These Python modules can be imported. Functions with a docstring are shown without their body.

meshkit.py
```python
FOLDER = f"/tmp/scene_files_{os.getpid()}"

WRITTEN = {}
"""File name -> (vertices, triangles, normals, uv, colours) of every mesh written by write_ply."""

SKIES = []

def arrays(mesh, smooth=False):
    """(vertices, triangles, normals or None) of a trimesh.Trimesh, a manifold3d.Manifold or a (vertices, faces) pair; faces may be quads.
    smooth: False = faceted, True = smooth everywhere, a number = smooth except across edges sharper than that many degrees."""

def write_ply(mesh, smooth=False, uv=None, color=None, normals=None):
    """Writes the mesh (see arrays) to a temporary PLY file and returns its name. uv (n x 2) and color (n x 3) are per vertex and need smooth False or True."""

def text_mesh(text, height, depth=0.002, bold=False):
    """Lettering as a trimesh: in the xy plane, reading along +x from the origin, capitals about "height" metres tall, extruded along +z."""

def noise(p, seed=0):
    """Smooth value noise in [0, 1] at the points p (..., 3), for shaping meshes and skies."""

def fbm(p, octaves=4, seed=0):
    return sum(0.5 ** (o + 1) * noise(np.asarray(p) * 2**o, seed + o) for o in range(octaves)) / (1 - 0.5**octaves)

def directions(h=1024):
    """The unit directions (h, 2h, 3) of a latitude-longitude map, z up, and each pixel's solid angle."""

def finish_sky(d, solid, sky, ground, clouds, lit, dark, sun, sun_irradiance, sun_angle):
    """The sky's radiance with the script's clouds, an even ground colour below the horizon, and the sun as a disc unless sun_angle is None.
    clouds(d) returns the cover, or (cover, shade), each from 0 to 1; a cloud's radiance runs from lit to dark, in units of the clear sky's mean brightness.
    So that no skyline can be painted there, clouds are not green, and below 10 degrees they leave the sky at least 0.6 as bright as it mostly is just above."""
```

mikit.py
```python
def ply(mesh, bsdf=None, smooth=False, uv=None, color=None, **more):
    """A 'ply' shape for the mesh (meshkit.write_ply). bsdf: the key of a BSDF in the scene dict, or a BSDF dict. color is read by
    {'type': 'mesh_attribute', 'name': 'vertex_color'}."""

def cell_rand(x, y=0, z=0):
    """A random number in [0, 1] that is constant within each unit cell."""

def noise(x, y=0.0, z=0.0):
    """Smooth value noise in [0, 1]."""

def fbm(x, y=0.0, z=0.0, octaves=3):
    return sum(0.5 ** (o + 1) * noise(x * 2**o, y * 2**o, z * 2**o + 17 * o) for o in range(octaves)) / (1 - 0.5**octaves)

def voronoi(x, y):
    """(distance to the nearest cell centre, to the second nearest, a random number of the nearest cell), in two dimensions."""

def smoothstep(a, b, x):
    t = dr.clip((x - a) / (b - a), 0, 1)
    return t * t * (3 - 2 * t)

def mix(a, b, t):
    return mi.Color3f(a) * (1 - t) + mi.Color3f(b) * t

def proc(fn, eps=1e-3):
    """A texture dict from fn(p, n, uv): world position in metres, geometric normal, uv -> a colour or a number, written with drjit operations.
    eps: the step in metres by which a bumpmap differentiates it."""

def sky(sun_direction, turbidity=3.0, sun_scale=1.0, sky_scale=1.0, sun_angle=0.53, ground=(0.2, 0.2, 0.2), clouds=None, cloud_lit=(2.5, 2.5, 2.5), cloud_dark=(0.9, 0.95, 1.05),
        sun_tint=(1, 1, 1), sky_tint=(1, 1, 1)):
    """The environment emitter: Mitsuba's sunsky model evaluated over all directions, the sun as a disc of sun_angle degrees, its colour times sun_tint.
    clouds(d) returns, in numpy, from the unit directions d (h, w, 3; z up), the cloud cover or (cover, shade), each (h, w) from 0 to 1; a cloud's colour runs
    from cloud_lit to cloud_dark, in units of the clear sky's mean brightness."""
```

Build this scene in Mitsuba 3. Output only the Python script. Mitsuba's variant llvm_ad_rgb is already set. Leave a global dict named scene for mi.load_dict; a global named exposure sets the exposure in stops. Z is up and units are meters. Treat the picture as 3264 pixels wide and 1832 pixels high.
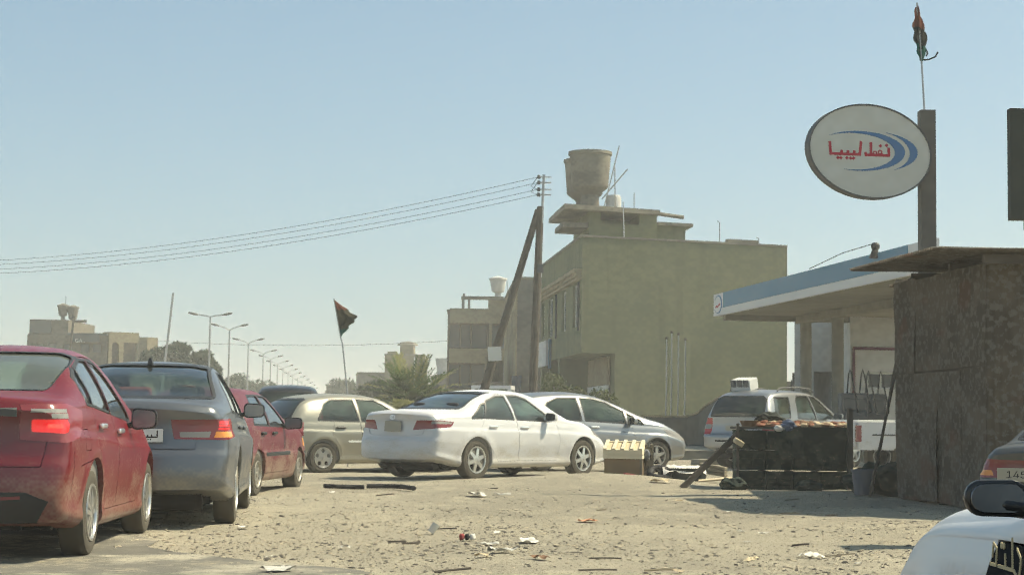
import math, random
import numpy as np, trimesh, manifold3d as m3, drjit as dr, mitsuba as mi
from scipy.interpolate import PchipInterpolator
from shapely.geometry import Polygon, LineString, Point, box as sbox
from shapely.ops import unary_union
from shapely import affinity
import mikit, meshkit
from mikit import noise, fbm, voronoi, cell_rand, smoothstep, mix, proc

T = mi.ScalarTransform4f
scene, labels = {}, {}
rng = np.random.default_rng(7)

# ------------------------------------------------------------------ camera, sky, exposure, air
PITCH, ROLL, EYE = 0.073, 0.012, 1.03
scene['camera'] = {'type': 'perspective', 'fov': 31.94, 'fov_axis': 'x', 'near_clip': 0.1, 'far_clip': 20000.0,
    'to_world': T().look_at(origin=[0, 0, EYE], target=[0, math.cos(PITCH), EYE + math.sin(PITCH)], up=[-math.sin(ROLL), 0, math.cos(ROLL)]),
    'medium': {'type': 'ref', 'id': 'air'}}
SUN = [0.59, 0.126, 0.797]
scene['sky'] = mikit.sky(SUN, turbidity=7.0, sun_scale=2.3, sky_scale=1.45, ground=(0.28, 0.26, 0.21), sun_tint=(0.94, 1.0, 0.94), sky_tint=(0.89, 1.0, 0.92))
labels['sky'] = {'kind': 'structure'}
exposure = 1.33
scene['air'] = {'type': 'homogeneous', 'albedo': {'type': 'rgb', 'value': [0.95, 0.96, 0.95]}, 'sigma_t': 0.0016}

# ------------------------------------------------------------------ helpers
def key_for(name):
    k, i = name, 0
    while k in labels or any(s == k or s.startswith(k + '__') for s in scene):
        i += 1
        k = f'{name}_{i:03d}'
    return k

def thing(name, label, cat, group=None):
    k = key_for(name)
    labels[k] = {'label': label, 'category': cat}
    if group: labels[k]['group'] = group
    return k

def struct(name, kind='structure'):
    labels[name] = {'kind': kind}
    return name

_count = {}
def part(parent, name, mesh, mat, smooth=False, label=None, m=None, kind=None, color=None):
    """One mesh as a part of its parent; returns its key."""
    base = f'{parent}__{name}'
    n = _count.get(base, 0)
    _count[base] = n + 1
    k = base if n == 0 else f'{base}_{n:03d}'
    put(k, mesh, mat, smooth, m, color)
    if label or kind:
        labels[k] = {}
        if label: labels[k]['label'] = label
        if kind: labels[k]['kind'] = kind
    return k

def put(k, mesh, mat, smooth=False, m=None, color=None):
    d = mesh if isinstance(mesh, dict) else mikit.ply(mesh, mat, smooth=smooth, **({'color': color} if color is not None else {}))
    if m is not None:
        d = {**d, 'to_world': T(np.asarray(m, float))}
    scene[k] = d
    return k

def cat(ms):
    return trimesh.util.concatenate(ms)

def bx(x0, x1, y0, y1, z0, z1):
    b = trimesh.creation.box((abs(x1 - x0), abs(y1 - y0), abs(z1 - z0)))
    b.apply_translation(((x0 + x1) / 2, (y0 + y1) / 2, (z0 + z1) / 2))
    return b

def frame(origin, ux, uy, uz=(0, 0, 1)):
    m = np.eye(4)
    m[:3, 0], m[:3, 1], m[:3, 2], m[:3, 3] = ux, uy, uz, origin
    return m

def tube(pts, r, n=8, closed_ends=True):
    """Tube with a constant or per-point radius along a polyline."""
    p = np.asarray(pts, float)
    t = np.gradient(p, axis=0)
    t /= np.linalg.norm(t, axis=1, keepdims=True)
    ref = min(([0, 0, 1.0], [1.0, 0, 0], [0, 1.0, 0], [.6, .5, .62]), key=lambda q: np.abs(t @ np.array(q)).max())
    a = np.cross(t, ref); a /= np.linalg.norm(a, axis=1, keepdims=True)
    b = np.cross(t, a)
    ang = np.arange(n) * 2 * np.pi / n
    r = np.broadcast_to(r, (len(p),))
    v = p[:, None] + r[:, None, None] * (np.cos(ang)[None, :, None] * a[:, None] + np.sin(ang)[None, :, None] * b[:, None])
    v = v.reshape(-1, 3)
    f = []
    for i in range(len(p) - 1):
        for j in range(n):
            q = [i * n + j, i * n + (j + 1) % n, (i + 1) * n + (j + 1) % n, (i + 1) * n + j]
            f += [[q[0], q[2], q[1]], [q[0], q[3], q[2]]]
    if closed_ends:
        v = np.vstack([v, p[0], p[-1]])
        e0, e1, o = len(v) - 2, len(v) - 1, (len(p) - 1) * n
        for j in range(n):
            f += [[e0, j, (j + 1) % n], [e1, o + (j + 1) % n, o + j]]
    m = trimesh.Trimesh(v, f, process=False)
    return m

def lathe(prof, n=32):
    return trimesh.creation.revolve(np.asarray(prof, float), sections=n)

def ext(poly, h):
    """Shapely polygon(s) extruded along z from 0 to h."""
    gs = [g for g in getattr(poly, 'geoms', [poly]) if g.area > 1e-9]
    return cat([trimesh.creation.extrude_polygon(g, h, engine='earcut') for g in gs])

def man(mesh):
    m = m3.Manifold(m3.Mesh(vert_properties=np.asarray(mesh.vertices, np.float32), tri_verts=np.asarray(mesh.faces, np.uint32)))
    return m

def tri(m):
    q = m.to_mesh()
    return trimesh.Trimesh(np.array(q.vert_properties[:, :3], float), np.array(q.tri_verts), process=False)

def cs(poly):
    """Shapely polygon -> manifold3d cross section."""
    out = []
    for g in getattr(poly, 'geoms', [poly]):
        if g.is_empty: continue
        out.append(np.asarray(g.exterior.coords)[:-1])
        out += [np.asarray(i.coords)[:-1] for i in g.interiors]
    return m3.CrossSection(out, m3.FillRule.EvenOdd)

def rbox(sx, sy, sz, r, n=12):
    """Rounded box about the origin as a manifold hull."""
    s = m3.Manifold.sphere(r, n)
    return m3.Manifold.batch_hull([s.translate([a * (sx / 2 - r), b * (sy / 2 - r), c * (sz / 2 - r)]) for a in (-1, 1) for b in (-1, 1) for c in (-1, 1)])

# ------------------------------------------------------------------ materials
def rgb(c): return {'type': 'rgb', 'value': [float(x) for x in c]}
def two(d): return {'type': 'twosided', 'bsdf': d}
def matte(name, col, rough=0.8, spec=0.3):
    scene[name] = two({'type': 'principled', 'base_color': col if isinstance(col, dict) else rgb(col), 'roughness': rough, 'specular': spec})
    return name
def metal(name, col, rough=0.35):
    scene[name] = two({'type': 'principled', 'base_color': rgb(col), 'roughness': rough, 'metallic': 0.9, 'specular': 0.5})
    return name

DUST = (0.33, 0.295, 0.215)
def paint(name, col, dust=0.5, metallic=0.0, rough=0.3, level=0.5, coat=0.8):
    """Car paint under road dust: grainy patches, heavier where the wheels throw it."""
    def f(p, n, uv):
        g = fbm(p.x * 4.3, p.y * 4.3, p.z * 6.1, 3)
        h = noise(p.x * 55, p.y * 55, p.z * 55)
        low = dr.clip((level - p.z) * 1.3, -0.3, 0.4)
        m = smoothstep(0.25, 1.05, g + low + (h - 0.5) * 0.4) * dust
        return mix(col, DUST, m)
    scene[name] = two({'type': 'principled', 'base_color': proc(f), 'roughness': rough, 'metallic': metallic, 'specular': 0.5, 'clearcoat': coat, 'clearcoat_gloss': 0.93})
    return name

matte('rubber', (0.025, 0.025, 0.026), 0.75)
matte('tyre_dusty', (0.07, 0.064, 0.052), 0.85)
matte('black_plastic', (0.02, 0.021, 0.022), 0.45, 0.5)
matte('grey_plastic', (0.10, 0.10, 0.10), 0.6)
matte('seat_dark', (0.045, 0.045, 0.05), 0.9)
matte('seat_grey', (0.16, 0.155, 0.145), 0.9)
matte('underbody', (0.02, 0.02, 0.02), 0.9)
metal('alloy', (0.62, 0.62, 0.60), 0.32)
metal('alloy_dusty', (0.40, 0.385, 0.345), 0.5)
metal('chrome', (0.85, 0.86, 0.87), 0.12)
metal('steel', (0.42, 0.42, 0.41), 0.45)
matte('plate_white', (0.62, 0.64, 0.62), 0.5)
matte('plate_dirty', (0.33, 0.31, 0.25), 0.7)
matte('ink', (0.02, 0.02, 0.02), 0.6)
scene['lens_red'] = two({'type': 'principled', 'base_color': rgb((0.36, 0.012, 0.012)), 'roughness': 0.12, 'specular': 0.6, 'clearcoat': 1.0})
BRAKE = {'type': 'area', 'radiance': {'type': 'rgb', 'value': [0.26, 0.004, 0.004]}}
BRAKE_CORE = {'type': 'area', 'radiance': {'type': 'rgb', 'value': [0.9, 0.035, 0.02]}}     # brake lamps that are lit in the photograph
scene['lens_dark_red'] = two({'type': 'principled', 'base_color': rgb((0.17, 0.02, 0.025)), 'roughness': 0.15, 'specular': 0.6, 'clearcoat': 1.0})
scene['lens_clear'] = two({'type': 'principled', 'base_color': rgb((0.20, 0.19, 0.18)), 'roughness': 0.15, 'specular': 0.6, 'clearcoat': 1.0})
scene['lens_amber'] = two({'type': 'principled', 'base_color': rgb((0.60, 0.22, 0.03)), 'roughness': 0.15, 'specular': 0.6, 'clearcoat': 1.0})
scene['mirror_glass'] = two({'type': 'roughconductor', 'material': 'Cr', 'alpha': 0.05, 'specular_reflectance': rgb((0.38, 0.40, 0.39))})
def glass(name, tint, film):
    """Window pane with a film of dust on it."""
    scene[name] = {'type': 'blendbsdf', 'weight': film, 'a': {'type': 'thindielectric', 'int_ior': 1.42, 'specular_transmittance': rgb(tint)},
                   'b': two({'type': 'diffuse', 'reflectance': rgb((0.30, 0.33, 0.29))})}
    return name
glass('glass_green', (0.60, 0.73, 0.66), 0.04)
glass('glass_dusty', (0.30, 0.40, 0.36), 0.22)
glass('glass_dark', (0.20, 0.26, 0.24), 0.04)
glass('glass_clear', (0.66, 0.76, 0.70), 0.05)
# ------------------------------------------------------------------ cars: one lofted skin, cut into panels
SIDE = [(0, .90), (.04, .955), (.10, .982), (.2, .972), (.36, .988), (.52, 1.0), (.66, 1.0), (.775, .992), (.80, .972), (.9, .953), (1, .92)]
SIDE_BOXY = [(0, .91), (.06, .95), (.2, .98), (.42, 1.0), (.52, 1.0), (.54, .985), (.72, .98), (.9, .96), (1, .935)]

def car_skin(S, inset):
    L, Wh, R = S['L'], S['W'] / 2, S['R']
    top, shoulder, under = (PchipInterpolator(*zip(*S[k])) for k in ('top', 'belt', 'under'))
    side = PchipInterpolator(*zip(*S.get('side', SIDE)))
    n = int(L / S.get('step', 0.035))
    u = np.linspace(0, 1, n)
    u = u - 0.10 * np.sin(2 * np.pi * u) / (2 * np.pi) * 2
    xs = inset + u * (L - 2 * inset)
    nb, nl, ns, nc, nr = 5, S.get('nl', 30), 12, 7, 9
    rows = []
    tr, tf = S.get('taper', (.06, .10))
    for x in xs:
        w = Wh * (1 - tr * max(0, 1 - x / 1.1) ** 2 - tf * max(0, 1 - (L - x) / 1.3) ** 2.2)
        rc = 0.11
        for d in (x - inset, L - inset - x):
            if d < rc: w -= 0.45 * (rc - math.sqrt(max(0, rc * rc - (rc - d) ** 2)))
        w -= inset
        zb, zs, zt = under(x) + inset, shoulder(x) - 0.3 * inset, top(x) - inset
        zt = max(zt, zs + 0.02)
        t = np.linspace(0, 1, nl)
        z = zb + (zs - zb) * t
        y = w * side(t)
        if inset < 0.02:
            for xw in (S['xr'], S['xf']):
                r = np.hypot(x - xw, z - R)
                y = y + S.get('flare', .012) * np.exp(-((r - R - .085) / .05) ** 2) * np.clip((z - 0.5 * R) / .1, 0, 1)
        yb = np.linspace(0, y[0], nb + 1)[:-1]
        zbot = zb - 0.012 + 0.012 * (yb / y[0])
        ys, dz = y[-1], zt - zs
        drop = min(S.get('crown', .05), 0.4 * dz)
        zc = zt - drop
        wc = ys - S.get('tumble', .48) * (zc - zs) - 0.02
        g = np.clip(dz / .4, 0, 1)
        P0, C = np.array([ys, zs]), np.array([wc, zc])
        ln = np.linalg.norm(C - P0)
        ra = min(S.get('edge', .10), 0.5 * ln)
        A = C + (P0 - C) / ln * ra
        yB = wc - min(ra * 1.3, 0.4 * wc)
        B = np.array([yB, zt - drop * (yB / wc) ** 2])
        q = np.linspace(0, 1, ns + 1)[1:]
        bow = S.get('bow', .02) * g * 4 * q * (1 - q)
        sd = P0 + (A - P0) * q[:, None]
        sd[:, 0] += bow
        q = np.linspace(0, 1, nc + 1)[1:, None]
        co = (1 - q) ** 2 * A + 2 * q * (1 - q) * C + q * q * B
        yr = np.linspace(yB, 0, nr + 1)[1:]
        ro = np.stack([yr, zt - drop * (yr / wc) ** 2], 1)
        rows.append(np.vstack([np.stack([yb, zbot], 1), np.stack([y, z], 1), sd, co, ro]))
    A = np.array(rows)                                  # stations x half section x (y, z)
    m = A.shape[1]
    # caps: extra columns between the two sides
    K = 22
    def warp(x, y, z):
        fr, ff = PchipInterpolator(*zip(*S['rear_face']), extrapolate=True), PchipInterpolator(*zip(*S['front_face']), extrapolate=True)
        kr, kf = S.get('bulge', (.16, .26))
        yn = np.abs(y) / Wh
        zr = np.clip(z, S['rear_face'][0][0], S['rear_face'][-1][0]); zf = np.clip(z, S['front_face'][0][0], S['front_face'][-1][0])
        return x + (fr(zr) + kr * yn ** 2.6) * np.clip(1 - x / .75, 0, 1) ** 1.6 - (ff(zf) + kf * yn ** 2.4) * np.clip(1 - (L - x) / .95, 0, 1) ** 1.6
    # vertices: right half, left half (mirrored), then the two caps' inner columns
    k = np.linspace(-1, 1, K + 1)[1:-1]
    X = np.repeat(xs[:, None], m, 1)
    right, left = np.stack([X, -A[..., 0], A[..., 1]], -1), np.stack([X, A[..., 0], A[..., 1]], -1)
    caps = [np.stack([np.full((m, K - 1), xs[i]), A[i, :, :1] * k, np.repeat(A[i, :, 1:], K - 1, 1)], -1) for i in (0, n - 1)]
    V = np.vstack([right.reshape(-1, 3), left.reshape(-1, 3)] + [q.reshape(-1, 3) for q in caps])
    if '_faces' not in S:
        r = np.arange(n * m).reshape(n, m)
        l = r + n * m
        l[:, 0], l[:, -1] = r[:, 0], r[:, -1]
        Q = [np.stack([r[:-1, :-1], r[1:, :-1], r[1:, 1:], r[:-1, 1:]], -1).reshape(-1, 4), np.stack([l[:-1, :-1], l[:-1, 1:], l[1:, 1:], l[1:, :-1]], -1).reshape(-1, 4)]
        for e, i in ((0, 0), (1, n - 1)):
            G = np.zeros((m, K + 1), int)
            G[:, 0], G[:, -1] = r[i], l[i]
            G[:, 1:-1] = 2 * n * m + e * m * (K - 1) + np.arange(m * (K - 1)).reshape(m, K - 1)
            G[0, :], G[-1, :] = r[i, 0], r[i, -1]
            q = np.stack([G[:-1, :-1], G[1:, :-1], G[1:, 1:], G[:-1, 1:]], -1).reshape(-1, 4)
            Q.append(q if e == 0 else q[:, ::-1])
        Q = np.vstack(Q)
        F = np.vstack([Q[:, [0, 1, 2]], Q[:, [0, 2, 3]]])
        F = F[(F[:, 0] != F[:, 1]) & (F[:, 1] != F[:, 2]) & (F[:, 0] != F[:, 2])]
        used = np.unique(F)
        S['_used'], S['_faces'] = used, np.searchsorted(used, F)
    V = V[S['_used']]
    V[:, 0] = warp(V[:, 0], V[:, 1], V[:, 2])
    me = trimesh.Trimesh(V, S['_faces'], process=False)
    if me.volume < 0: me.faces = me.faces[:, ::-1]
    return me

R2 = 1 / math.sqrt(2)
def prism(poly, view, L, side=1):
    """A solid with the polygon's outline seen from one side of the car. side: +1 right (y negative), -1 left."""
    c = cs(poly)
    if view == 'side':      # (x, z), outer half only
        m = c.extrude(1.75)
        t = np.array([[1, 0, 0, 0], [0, 0, -side, -side * .25], [0, 1, 0, 0]], float)
    elif view == 'rear':    # (y right, z)
        m = c.extrude(L * .5 + 1)
        t = np.array([[0, 0, 1, -1], [-1, 0, 0, 0], [0, 1, 0, 0]], float)
    elif view == 'front':
        m = c.extrude(L * .5 + 1)
        t = np.array([[0, 0, 1, L * .5], [-1, 0, 0, 0], [0, 1, 0, 0]], float)
    elif view == 'top':     # (x, y right)
        m = c.extrude(2.0)
        t = np.array([[1, 0, 0, 0], [0, -1, 0, 0], [0, 0, 1, .55]], float)
    elif view == 'rcorner': # u = (x + y right) / sqrt 2
        m = c.extrude(.85)
        t = np.array([[R2, 0, R2, -.9 * R2], [-side * R2, 0, side * R2, -side * .9 * R2], [0, 1, 0, 0]], float)
    elif view == 'fcorner': # u = (L - x + y right) / sqrt 2
        m = c.extrude(.85)
        t = np.array([[-R2, 0, -R2, L + .9 * R2], [-side * R2, 0, side * R2, -side * .9 * R2], [0, 1, 0, 0]], float)
    return m.transform(t)

def P(*pts): return Polygon(pts)
def soft(poly, r): return poly.buffer(-r).buffer(2 * r).buffer(-r)

def wheel(S, key, x, y, rim_mat, tyre_mat, style, M, steer=0):
    """Tyre and rim about the y axis; the outer face looks to -y on the right side."""
    R, rr, w = S['R'], S['rim'], S.get('tw', .205)
    sgn = -1 if y < 0 else 1
    prof = [(rr - .012, -w * .40), (rr + .004, -w * .47), (rr + .03, -w * .5), (R - .045, -w * .5), (R - .015, -w * .46), (R - .003, -w * .36), (R, -w * .2), (R, w * .2), (R - .003, w * .36), (R - .015, w * .46), (R - .045, w * .5), (rr + .03, w * .5), (rr + .004, w * .47), (rr - .012, w * .40), (rr - .012, -w * .40)]
    ty = lathe(prof, 48)
    o = w * .5
    parts = [lathe([(rr - .025, -o), (rr - .006, -o), (rr - .006, o - .012), (rr + .004, o - .004), (rr + .002, o + .004), (rr - .014, o + .003), (rr - .028, o - .02), (rr - .025, -o)], 48)]
    disc = lathe([(0, o - .07), (rr - .03, o - .09), (rr - .03, o - .095), (0, o - .09)], 32)
    hub = lathe([(0, o - .002), (.03, o - .004), (.034, o - .02), (.07, o - .03), (.075, o - .06), (0, o - .06)], 24)
    kind, n = style
    holes = []
    for i in range(n):
        a = 2 * math.pi * i / n + .3
        if kind == 'spoke':
            q = Polygon([(.03, -.036), (rr - .02, -.028), (rr - .02, .028), (.03, .036)])
        elif kind == 'twin':
            q = unary_union([Polygon([(.03, s * .030), (.03, s * .005), (rr * .55, s * .012), (rr - .02, s * .042), (rr - .02, s * .068), (rr * .5, s * .044)]) for s in (-1, 1)])
        elif kind == 'fork':
            q = unary_union([Polygon([(.03, -.03), (rr * .6, -.022), (rr * .6, .022), (.03, .03)])] + [Polygon([(rr * .5, s * -.01), (rr * .5, s * .02), (rr - .02, s * .075), (rr - .02, s * .035)]) for s in (-1, 1)]).buffer(.002)
        else:
            q = None
        if q is not None:
            e = ext(q, .032)
            e.vertices[:, 2] += o - .040 - .018 * np.clip(np.hypot(e.vertices[:, 0], e.vertices[:, 1]) / rr - .3, 0, 1) + .006
            e.apply_transform(trimesh.transformations.rotation_matrix(a, (0, 0, 1)))
            parts.append(e)
        else:
            holes.append(affinity.rotate(Point(rr * .66, 0).buffer(rr * (.20 if kind == 'hole' else .12)), math.degrees(a), origin=(0, 0)))
    if holes:
        pl = Point(0, 0).buffer(rr - .012, 24).difference(unary_union(holes))
        e = ext(pl, .03)
        e.vertices[:, 2] += o - .045
        parts.append(e)
    parts.append(hub)
    # lathe axis z -> car y
    Rm = np.eye(4); Rm[:3, :3] = np.array([[1, 0, 0], [0, 0, sgn], [0, -sgn, 0]], float)
    st = trimesh.transformations.rotation_matrix(steer, (0, 0, 1))
    mm = M @ trimesh.transformations.translation_matrix((x, y - sgn * 0, R)) @ st @ Rm
    wk = part(key, 'wheel', disc, 'underbody', 40, m=mm)
    part(wk, 'tyre', ty, tyre_mat, 35, m=mm)
    part(wk, 'rim', cat(parts), rim_mat, 35, m=mm)

def car(name, label, S, at, yaw, mats, group=None, z=0.0):
    """Builds one vehicle; at = middle of its rear end on the ground, yaw = clockwise from +Y."""
    L, R = S['L'], S['R']
    s, c = math.sin(yaw), math.cos(yaw)
    M0 = frame((at[0], at[1], z), (s, c, 0), (-c, s, 0))
    lg = S.get('long', 1.0)
    M = M0 @ np.diag([lg, 1, S.get('tall', 1.0), 1])
    key = thing(name, label, S.get('cat', 'car'), group)
    body_m, glass_m = mats['body'], mats['glass']
    O = car_skin(S, 0.0)
    out = man(O)
    ins = man(car_skin(S, .03))
    hw = S['W'] / 2
    def arch(x, r, y0, y1):
        cy = m3.Manifold.cylinder(y1 - y0, r, r, 40).rotate([-90, 0, 0])
        return cy.translate([x, y0, R])
    wells = m3.Manifold.batch_boolean([arch(x, R + .09, a, b) for x in (S['xr'], S['xf']) for a, b in ((-hw, -hw + .36), (hw - .36, hw))], m3.OpType.Add)
    cuts = m3.Manifold.batch_boolean([arch(x, R + S.get('gap', .05), a, b) for x in (S['xr'], S['xf']) for a, b in ((-hw - .2, -hw + .32), (hw - .32, hw + .2))], m3.OpType.Add)
    shell = out - (ins - wells) - cuts
    # windows
    wins, wpoly = [], S['side_windows']
    def win_prisms(polys, view):
        return [prism(p, view, L, sd) for p in polys for sd in ((1, -1) if view == 'side' else (1,))]
    side_cut = m3.Manifold.batch_boolean(win_prisms(wpoly, 'side'), m3.OpType.Add)
    rear_cut, front_cut = prism(S['rear_window'], 'rear', L), prism(S['windshield'], 'front', L)
    all_cut = side_cut + rear_cut + front_cut
    shell = shell - all_cut
    g1, g2 = man(car_skin(S, .010)), man(car_skin(S, .018))
    gs = g1 - g2
    def pane(pr):
        q = tri(gs ^ pr)
        if len(q.faces) == 0: return None
        q.update_faces(np.einsum('ij,ij->i', q.face_normals, q.triangles_center - np.array([L * .48, 0, S['top'][len(S['top']) // 2][1] * .55])) > 0)
        # keep the outer sheet only
        return q
    def sheet(pr):
        a = tri(g1 ^ pr)
        # faces that lie on the skin, not on the prism's walls: compare with the same solid cut a little smaller
        from scipy.spatial import cKDTree
        ok = []
        d, _ = g1tree.query(a.triangles_center)
        n0 = g1n[_]
        ok = np.abs(np.einsum('ij,ij->i', a.face_normals, n0)) > .6
        a.update_faces(ok & (d < .12))
        return a
    from scipy.spatial import cKDTree
    g1t = tri(g1)
    g1tree, g1n = cKDTree(g1t.triangles_center), g1t.face_normals
    # doors
    doors = S.get('doors', [])
    holder = {}
    gap = S.get('seam', .005)
    taken = []
    dsd = S.get('door_side', 1)
    for i, dp in enumerate(doors):
        pr = prism(dp, 'side', L, dsd)
        dm = shell ^ prism(dp.buffer(-gap), 'side', L, dsd)
        k = part(key, 'door', dm, mats.get('door', body_m), 32, m=M, label=S.get('door_labels', {}).get(i))
        holder[i] = k
        taken.append(pr)
    # pieces let into the skin: lamps, trim, plates
    proud = man(car_skin(S, -.004))
    deep = man(car_skin(S, .022))
    skinp = proud - deep
    made = []
    for (nm, view, poly, mat, both, lab) in S.get('patches', []):
        for sd in ((1, -1) if both else (1,)):
            pr = prism(poly, view, L, sd)
            piece = skinp ^ pr
            for q in made: q[1] = q[1] - pr
            made.append([nm, piece, mat, lab, pr])
    grooves = [prism(LineString(pts).buffer(wd), view, L, sd) ^ (proud - man(car_skin(S, .016)))
               for view, pts, wd, both in S.get('grooves', []) for sd in ((1, -1) if both else (1,))]
    cutters = taken + [p[4] ^ (out - deep) for p in made] + grooves
    body = shell - m3.Manifold.batch_boolean(cutters, m3.OpType.Add) if cutters else shell
    part(key, 'body', body, body_m, 32, m=M, label=S.get('body_label'))
    done = {}
    for nm, m, mat, lab, _ in made:
        if m.num_tri() == 0: continue
        par = key
        if nm.startswith('taillight_') or nm.startswith('headlight_'):
            par, nm = done.get(nm.split('_')[0], key), nm.split('_', 1)[1]
        k = part(par, nm, m, mat, 32, m=M, label=lab)
        done[nm] = k
        if mat in ('lens_lit', 'lens_core'): scene[k] = {**scene[k], 'bsdf': {'type': 'ref', 'id': 'lens_red'}, 'emitter': BRAKE if mat == 'lens_lit' else BRAKE_CORE}
    # panes and their black rubber
    for i, wp in enumerate(wpoly):
        dk = next((holder[j] for j, dp in enumerate(doors) if dp.intersection(wp).area > .5 * wp.area), key)
        for sd in (1, -1):
            if i in S.get('open', ()) and sd == 1: continue
            pn = sheet(prism(wp.buffer(.004), 'side', L, sd))
            if len(pn.faces): part(dk if sd == dsd else key, 'window', pn, glass_m, True, m=M)
    rw = sheet(prism(S['rear_window'].buffer(.004), 'rear', L)); part(key, 'rear_window', rw, mats.get('rear_glass', glass_m), True, m=M)
    ws = sheet(prism(S['windshield'].buffer(.004), 'front', L)); part(key, 'windshield', ws, mats.get('front_glass', 'glass_clear'), True, m=M)
    fr = unary_union([w.buffer(S.get('rubber', .022)) for w in wpoly]).difference(unary_union(wpoly))
    thin = man(car_skin(S, -.002)) - man(car_skin(S, .02))
    tr = [prism(fr, 'side', L, sd) for sd in (1, -1)] + [prism(S['rear_window'].buffer(S.get('rear_rubber', .028)).difference(S['rear_window']), 'rear', L), prism(S['windshield'].buffer(.03).difference(S['windshield']), 'front', L)]
    part(key, 'window_trim', thin ^ m3.Manifold.batch_boolean(tr, m3.OpType.Add), mats.get('trim', 'black_plastic'), 32, m=M)
    # cabin lining, seats, wheel
    x0, x1 = S['cabin']
    lin = (man(car_skin(S, .034)) - man(car_skin(S, .055))) ^ m3.Manifold.cube([x1 - x0, 3, 3]).translate([x0, -1.5, .2])
    lin = lin - m3.Manifold.batch_boolean(win_prisms([w.buffer(.02) for w in wpoly], 'side') + [prism(S['rear_window'].buffer(.02), 'rear', L), prism(S['windshield'].buffer(.02), 'front', L)], m3.OpType.Add)
    seats = []
    roof = max(p[1] for p in S['top'])
    for sx in S['seats']:
        for sy in (-.37, .37):
            seats += [rbox(.52, .5, .16, .06).translate([sx + .22, sy, .48]), rbox(.14, .5, .62, .06).rotate([0, -14, 0]).translate([sx - .1, sy, .78]), rbox(.1, .26, .18, .045).translate([sx - .2, sy, min(1.16, roof - .27)])]
    dash = rbox(.5, hw * 1.55, .32, .1).translate([S['dash'], 0, S['dashz']])
    swh = man(lathe([(.17 + .015 * math.cos(a), .015 * math.sin(a)) for a in np.linspace(0, 2 * math.pi, 9)], 24)).rotate([0, -65, 0]).translate([S['dash'] - .38, .37, S['dashz'] + .1])
    part(key, 'cabin_lining', lin, 'seat_grey', 32, m=M)
    part(key, 'seats', m3.Manifold.compose(seats), mats.get('seat', 'seat_dark'), 40, m=M)
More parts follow.
